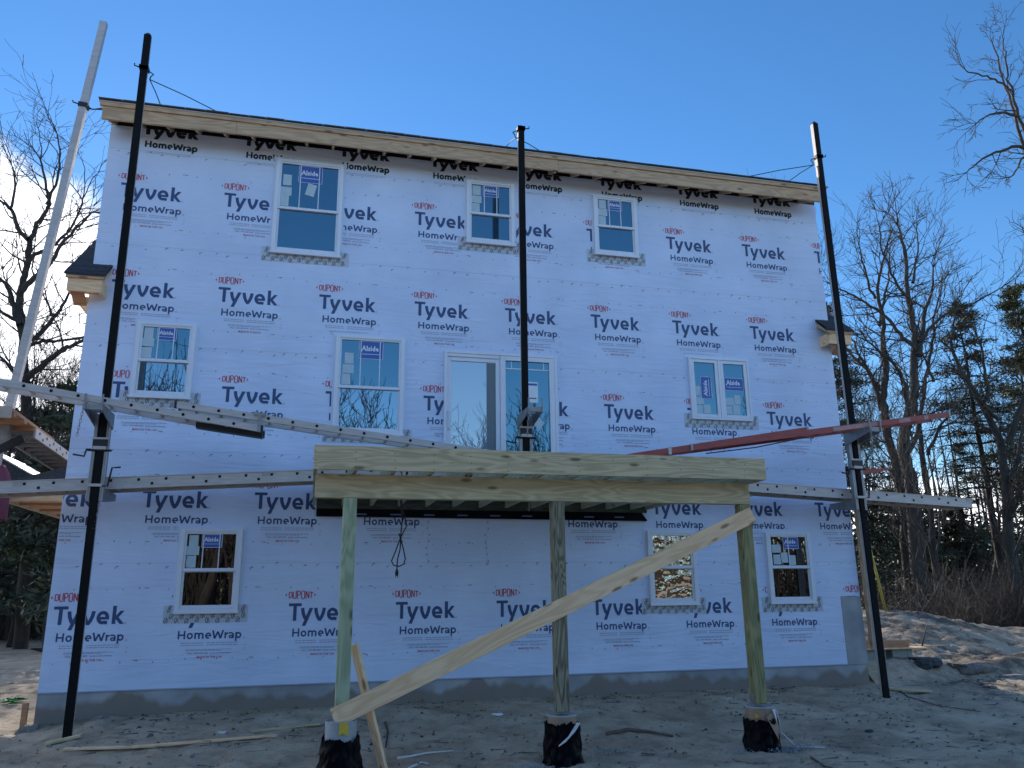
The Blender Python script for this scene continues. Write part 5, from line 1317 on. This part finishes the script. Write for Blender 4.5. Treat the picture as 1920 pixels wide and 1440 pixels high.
# right of the house
L_TREE('RB', 1, (1726, 1165), 13.0, [
    ([(1728,1175),(1722,1040),(1716,947),(1709,890),(1699,833),(1709,780),(1720,733),(1722,667),(1723,620),(1713,563),(1710,520),(1706,470),(1697,425)], 30, 4, .02),
    ([(1722,667),(1740,613),(1760,567),(1780,527),(1792,480)], 12, 3, .25),
    ([(1706,790),(1687,740),(1663,700),(1627,677),(1590,657)], 11, 3, -.3),
    ([(1715,655),(1693,623),(1673,590),(1640,560),(1612,540),(1585,522)], 9, 2.5, .2),
    ([(1713,570),(1682,543),(1658,510),(1636,475),(1628,440)], 7, 2.5, -.2),
    ([(1711,530),(1728,490),(1742,455),(1750,415)], 6, 2, .3),
    ([(1724,640),(1752,600),(1790,585),(1830,560)], 7, 2, -.35),
    ([(1701,850),(1740,800),(1752,730),(1768,650),(1800,600)], 10, 3, .35)], 'thick bare tree with the big grey trunk right of the house', GR, dens=.95)
L_TREE('RA', 2, (1702, 1162), 14.2, [
    ([(1706,1172),(1700,1040),(1692,947),(1673,863),(1654,780),(1650,733),(1657,693),(1648,653),(1650,603),(1638,557),(1643,513),(1652,470)], 22, 3, -.02),
    ([(1653,770),(1622,713),(1594,680),(1570,650)], 10, 3, -.3),
    ([(1652,730),(1632,690),(1600,640),(1575,600)], 8, 2.5, .3),
    ([(1650,610),(1668,560),(1690,500),(1700,450)], 7, 2, .25),
    ([(1640,560),(1618,520),(1598,470)], 6, 2, -.2)], 'bare tree leaning left behind the red ladder, beside the big grey trunk', GR, dens=.95)
L_TREE('RE', 3, (1748, 1160), 15.0, [
    ([(1748,1170),(1750,950),(1741,860),(1736,800),(1750,720),(1765,650),(1772,590),(1790,520)], 13, 2.5, .05),
    ([(1741,850),(1770,800),(1800,770),(1835,735)], 7, 2, .2),
    ([(1752,715),(1730,680),(1705,640)], 6, 2, -.2)], 'slim bare tree between the grey trunk and the tall pine', GR, dens=.8)
L_TREE('RD', 4, (1900, 1175), 12.2, [
    ([(1902,1185),(1898,1000),(1896,900),(1886,820),(1852,745),(1822,690),(1805,640),(1812,590)], 20, 3, .05),
    ([(1892,830),(1905,720),(1912,620),(1902,540)], 11, 3, -.2),
    ([(1872,785),(1832,765),(1800,745),(1765,715)], 8, 2, -.35),
    ([(1853,748),(1862,690),(1868,620),(1850,560)], 7, 2, .3),
    ([(1896,905),(1925,840),(1950,760),(1960,660)], 10, 3, .2)], 'bare tree with arching limbs near the right edge', GR, dens=.9)
L_TREE('RT', 5, (1985, 1160), 8.5, [
    ([(1985,1175),(1978,900),(1966,600),(1942,380),(1922,250),(1905,207),(1897,173),(1890,140),(1884,100),(1880,70)], 11, 1.6, 0),
    ([(1897,173),(1877,150),(1853,133),(1825,120)], 5, 2, .2),
    ([(1906,217),(1867,217),(1830,232),(1800,253)], 6, 2, -.25),
    ([(1925,277),(1897,273),(1860,287),(1838,307)], 7, 2, .25),
    ([(1935,330),(1912,300),(1890,330),(1870,345)], 5, 2, -.2),
    ([(1932,320),(1925,200),(1918,120),(1912,40)], 7, 2, .2)], 'very tall bare tree reaching in over the upper right corner', GR, dens=.6, twl=.6, mt=M_TWIG)
T('C', BT, 1668, 19.0, 'slim bare tree farthest back beside the right corner of the house', GR, 4.4, .80)
T('B', BT, 1850, 18.0, 'bare tree far back behind the arching one', GR, .7, .66)
T('A', BT, 1930, 17.0, 'bare tree at the right edge behind the olive pine', GR, 3.3, .70)
T('E', BT, 1800, 11.0, 'thin young bare tree in front of the dark pine', GR, 2.0, .9)
T('E', BT, 1880, 10.5, 'thin crooked sapling by the right edge', GR, 5.0, .8)
T('P', PT_, 1888, 16.5, 'tall dark pine with a straight trunk right of the grey tree', 'pines right of the house', 0, .95)
T('Q', PT_, 1600, 20.0, 'dark pine close behind the right corner of the house', 'pines right of the house', 1.0, 1.22)
T('Q', PT_, 1700, 25.0, 'dark pine low behind the bare trunks', 'pines right of the house', 2.6, .52)
T('P', PT_, 1850, 21.0, 'dark pine behind the brush at the right', 'pines right of the house', 3.6, .58)
T('Y', PT_, 2015, 13.5, 'olive-green pine at the right edge, its needles tinted as sunlit', 'pines right of the house', 1.4, .93)
T('U', PT_, 1665, 14.0, 'small dense evergreen at the mound\'s left end', 'young evergreens', .0, .95)
T('U', PT_, 1735, 19.0, 'small evergreen in shade under the bare trees', 'young evergreens', 1.9, 1.15)
T('U', PT_, 1800, 22.0, 'small evergreen deep in the shade beside the dark pine', 'young evergreens', 3.1, 1.2)
T('U', PT_, 1690, 26.0, 'wide evergreen far back between the grey trunks', 'young evergreens', 4.1, 1.35)
# left of the house
L_TREE('LD', 6, (52, 1205), 19.0, [
    ([(54,1200),(52,1000),(50,890),(48,800),(46,733),(42,690),(37,620),(33,565),(37,530),(47,493),(52,450),(60,428),(68,408),(86,383),(83,353),(77,320),(70,290)], 22, 3, .02),
    ([(52,450),(33,427),(20,393),(0,373),(-25,350)], 10, 3, .2),
    ([(47,712),(73,693),(110,670),(140,657),(162,648),(190,640)], 12, 4, -.25),
    ([(44,655),(57,645),(83,636),(113,632),(150,622)], 9, 3, .3),
    ([(43,640),(70,628),(97,593),(118,560),(135,520)], 11, 3, .15),
    ([(37,547),(67,523),(100,497),(120,470),(160,433),(185,415)], 11, 3, -.2),
    ([(37,610),(20,560),(5,530),(-20,500)], 13, 4, .25),
    ([(47,493),(70,470),(100,448),(130,400),(140,350)], 9, 3, .3),
    ([(36,600),(10,590),(-25,560)], 9, 3, -.3),
    ([(86,383),(110,340),(118,300),(115,265)], 6, 2, -.2),
    ([(20,393),(25,340),(15,300)], 6, 2, .2),
    ([(45,720),(20,690),(-10,660)], 10, 3, .2)], 'big bare spreading tree left of the house', GL, dens=.85, twl=1.3, mt=M_BARKD)
T('A', BT, -60, 16.0, 'bare tree at the far left edge behind the silver pole', GL, 1.0, .70)
T('C', BT, 135, 22.0, 'slender bare tree peeking out beside the left wall', GL, 1.7, .78)
T('B', BT, 10, 26.0, 'distant bare tree behind the big spreading one', GL, .2, .68)
for i, (px, Y, k, s, lb) in enumerate(((95, 17, 'U', 1.75, 'leafy evergreen left of the wall above the porch roof'), (30, 20, 'U', 1.7, 'leafy evergreen behind the silver pole'), (125, 25, 'Q', .62, 'dark pine just left of the wall'), (70, 27, 'Q', .66, 'dark pine behind the porch roof'), (10, 26, 'Q', .70, 'dark pine at the left edge of the woods'), (-50, 24, 'Q', .72, 'dark pine cut off by the left edge'), (40, 32, 'Q', .85, 'dark pine farthest back at the left'), (105, 34, 'P', .62, 'thin dark pine farthest back beside the wall'))):
    plant(PT_, k, mk[k], gx(px, Y), Y, lb, 'evergreens left of the house', i*1.3, s)

for kk, x, y, rz, s_, lb in (('P', 14.6, 15.0, 0, .95, 'unseen pine added behind the house to shade the mound'), ('C', 16.6, 14.0, 2.0, .9, 'unseen bare tree added behind the house to dapple the mound'), ('Q', 17.6, 19.0, 1.0, .9, 'unseen dense pine added for shade behind the right rear corner of the house')):  # unseen trees added to dapple the sunlight on the mound
    plant(PT_ if kk in 'PQ' else BT, kk, mk[kk], x, y, lb, 'unseen shade trees added behind the house', rz, s_)
def brush():
    mb = MB(); r = random.Random(9)
    def stem(x, y, h, lean, mt, rad_=.007):
        z = ground_h(x, y); d = Vector((r.gauss(0, lean), r.gauss(0, lean), 1)).normalized(); p = Vector((x, y, z)); P = [p]; n = 4
        for i in range(n): d = (d+Vector((r.gauss(0, .28), r.gauss(0, .28), r.gauss(-.03, .14)))).normalized(); p = p+d*h/n; P.append(p)
        mb.tube(P, [rad_*(1-.7*i/n) for i in range(n+1)], 3, mt, cap=False)
        for i in range(1, n):
            if r.random() < .75:
                e = (d+Vector((r.gauss(0, .8), r.gauss(0, .8), r.gauss(.1, .4)))).normalized(); mb.tube([P[i], P[i]+e*h*.17, P[i]+e*h*.30+Vector((0, 0, r.gauss(0, .08)))], [rad_*.6, rad_*.45, rad_*.3], 3, mt, cap=False)
    for i in range(4000):
        Y = 8.2+11*r.random()**1.3; px = r.uniform(1620, 2010) if r.random() < .45 else r.uniform(1770, 2050); x = gx(px, Y)
        stem(x, Y, r.uniform(.5, 3.1)*(.6+.4*r.random()), .55, (M_BRUSH if r.random() < .8 else M_PALETWIG) if r.random() < .8 else M_TWIG, r.uniform(.005, .011))
    for i in range(900):
        Y = 23+10*r.random(); x = gx(r.uniform(-140, 150), Y); stem(x, Y, r.uniform(.6, 3.0), .3, M_BRUSH, .009)
    single('brush', mb, 'tangled brown brush and briars at the edge of the woods', 'brush', kind='stuff')
brush()
def understorey():
    """dark mass of leaves and trunks deep in the woods, on both sides"""
    mb = MB(); r = random.Random(19)
    def clump(x, y, z, n, s, mt):
        for i in range(n):
            o = Vector((x+r.gauss(0, s), y+r.gauss(0, s), z+r.gauss(0, s*.7))); e = Vector((r.gauss(0, 1), r.gauss(0, 1), r.gauss(0, .8))).normalized()*r.uniform(.14, .34)
            w = e.cross(Vector((r.gauss(0, 1), r.gauss(0, 1), r.gauss(0, 1)))).normalized()*r.uniform(.05, .12); mb.face([o-w*.4, o+e*.5-w, o+e, o+e*.5+w], mt)
    for i in range(1900):
        Y = 21+22*r.random(); px = r.uniform(1605, 2060); h = .2+4.4*r.random()**1.25*(1.0 if px > 1640 else .8)
        clump(gx(px, Y), Y, .3+h, 26, .42, r.choice((M_NEEDLE, M_NEEDLE, M_BRUSH, M_EVERG)))
    for i in range(1500):
        Y = 25+20*r.random(); px = r.uniform(-160, 160); h = .2+6.8*r.random()
        clump(gx(px, Y), Y, .1+h, 26, .5, r.choice((M_NEEDLE, M_NEEDLE, M_EVERG, M_BRUSH)))
    for i in range(110):
        left = i % 2; Y = r.uniform(22, 44); px = r.uniform(-150, 150) if left else r.uniform(1620, 2050); x = gx(px, Y); h = r.uniform(6, 11); l = r.gauss(0, .06)
        mb.tube([(x, Y, 0), (x+l*h*.5, Y, h*.5), (x+l*h, Y, h)], [r.uniform(.07, .16), .08, .03], 5, M_BARKD, cap=False)
    single('woodland', mb, 'dark distant woodland of trunks and evergreen leaves behind the nearer trees', 'woodland', kind='stuff')
understorey()
def woods_behind():
    """the woods that the windows mirror: one far mass behind the photographer"""
    mb = MB(); r = random.Random(63)
    for i in range(68):
        tr, cr = grow(300+i % 6, 13, .2, (r.gauss(0, .04), 0), fork=.3, levels=3, twig=.02, dens=1.25, up=.14) if i < 6 else (None, None)
        if tr: woods_behind.cache.append((tr, cr))
        tr, cr = woods_behind.cache[i % 6]; x = -48+2.35*i+r.uniform(-1, 1) if i < 46 else r.uniform(-17, 0); y = r.uniform(-52, -38); s = r.uniform(.85, 1.35) if i < 46 else r.uniform(1.0, 1.45); a = r.uniform(0, 6.28); ca, sa = math.cos(a)*s, math.sin(a)*s
        for src in (tr, cr):
            b = len(mb.v); mb.v += [(x+p[0]*ca-p[1]*sa, y+p[0]*sa+p[1]*ca, -.2+p[2]*s) for p in src.v]; mb.f += [tuple(b+q for q in f) for f in src.f]; k = mb.m(M_DARKWOOD); mb.mi += [k]*len(src.f)
    for i in range(5200):
        x = r.uniform(-52, 64); y = r.uniform(-58, -40); tall = 1.0+1.45*sm(1.25-abs(x+8)/12)
        h = r.uniform(2.5, 8.0)*tall; l = r.gauss(0, .10); w = r.uniform(.025, .09); mt = r.choice((M_DARKWOOD, M_DARKWOOD, M_BARKD))
        p = [(x, y, -.3), (x+l*h*.5+r.gauss(0, .15), y, h*.5), (x+l*h+r.gauss(0, .3), y, h)]; mb.tube(p, [w, w*.7, w*.25], 3, mt, cap=False)
        for j in range(3):
            z0 = h*r.uniform(.2, .9); q = Vector((x+l*z0, y, z0)); e = Vector((r.gauss(0, 1), r.gauss(0, .5), r.uniform(.2, 1.4))).normalized()*r.uniform(.6, 1.9); mb.tube([q, q+e*.5, q+e+Vector((0, 0, .2))], [w*.45, w*.3, w*.12], 3, mt, cap=False)
    for i in range(9000):
        x = r.uniform(-52, 64); y = r.uniform(-58, -41); z = -.2+3.6*r.random()**1.6
        for j in range(2):
            o = Vector((x+r.gauss(0, .4), y+r.gauss(0, .4), z+r.gauss(0, .3))); e = Vector((r.gauss(0, 1), r.gauss(0, 1), r.gauss(0, .9))).normalized()*r.uniform(.2, .55); w = e.cross(Vector((0, 1, .3))).normalized()*r.uniform(.06, .16)
            mb.face([o-w*.4, o+e*.5-w, o+e, o+e*.5+w], r.choice((M_DARKWOOD, M_BARKD, M_NEEDLE)))
    single('woods_opposite', mb, 'brown woods across the lot, mirrored in the lower windows', 'woods', kind='stuff')
woods_behind.cache = []
woods_behind()
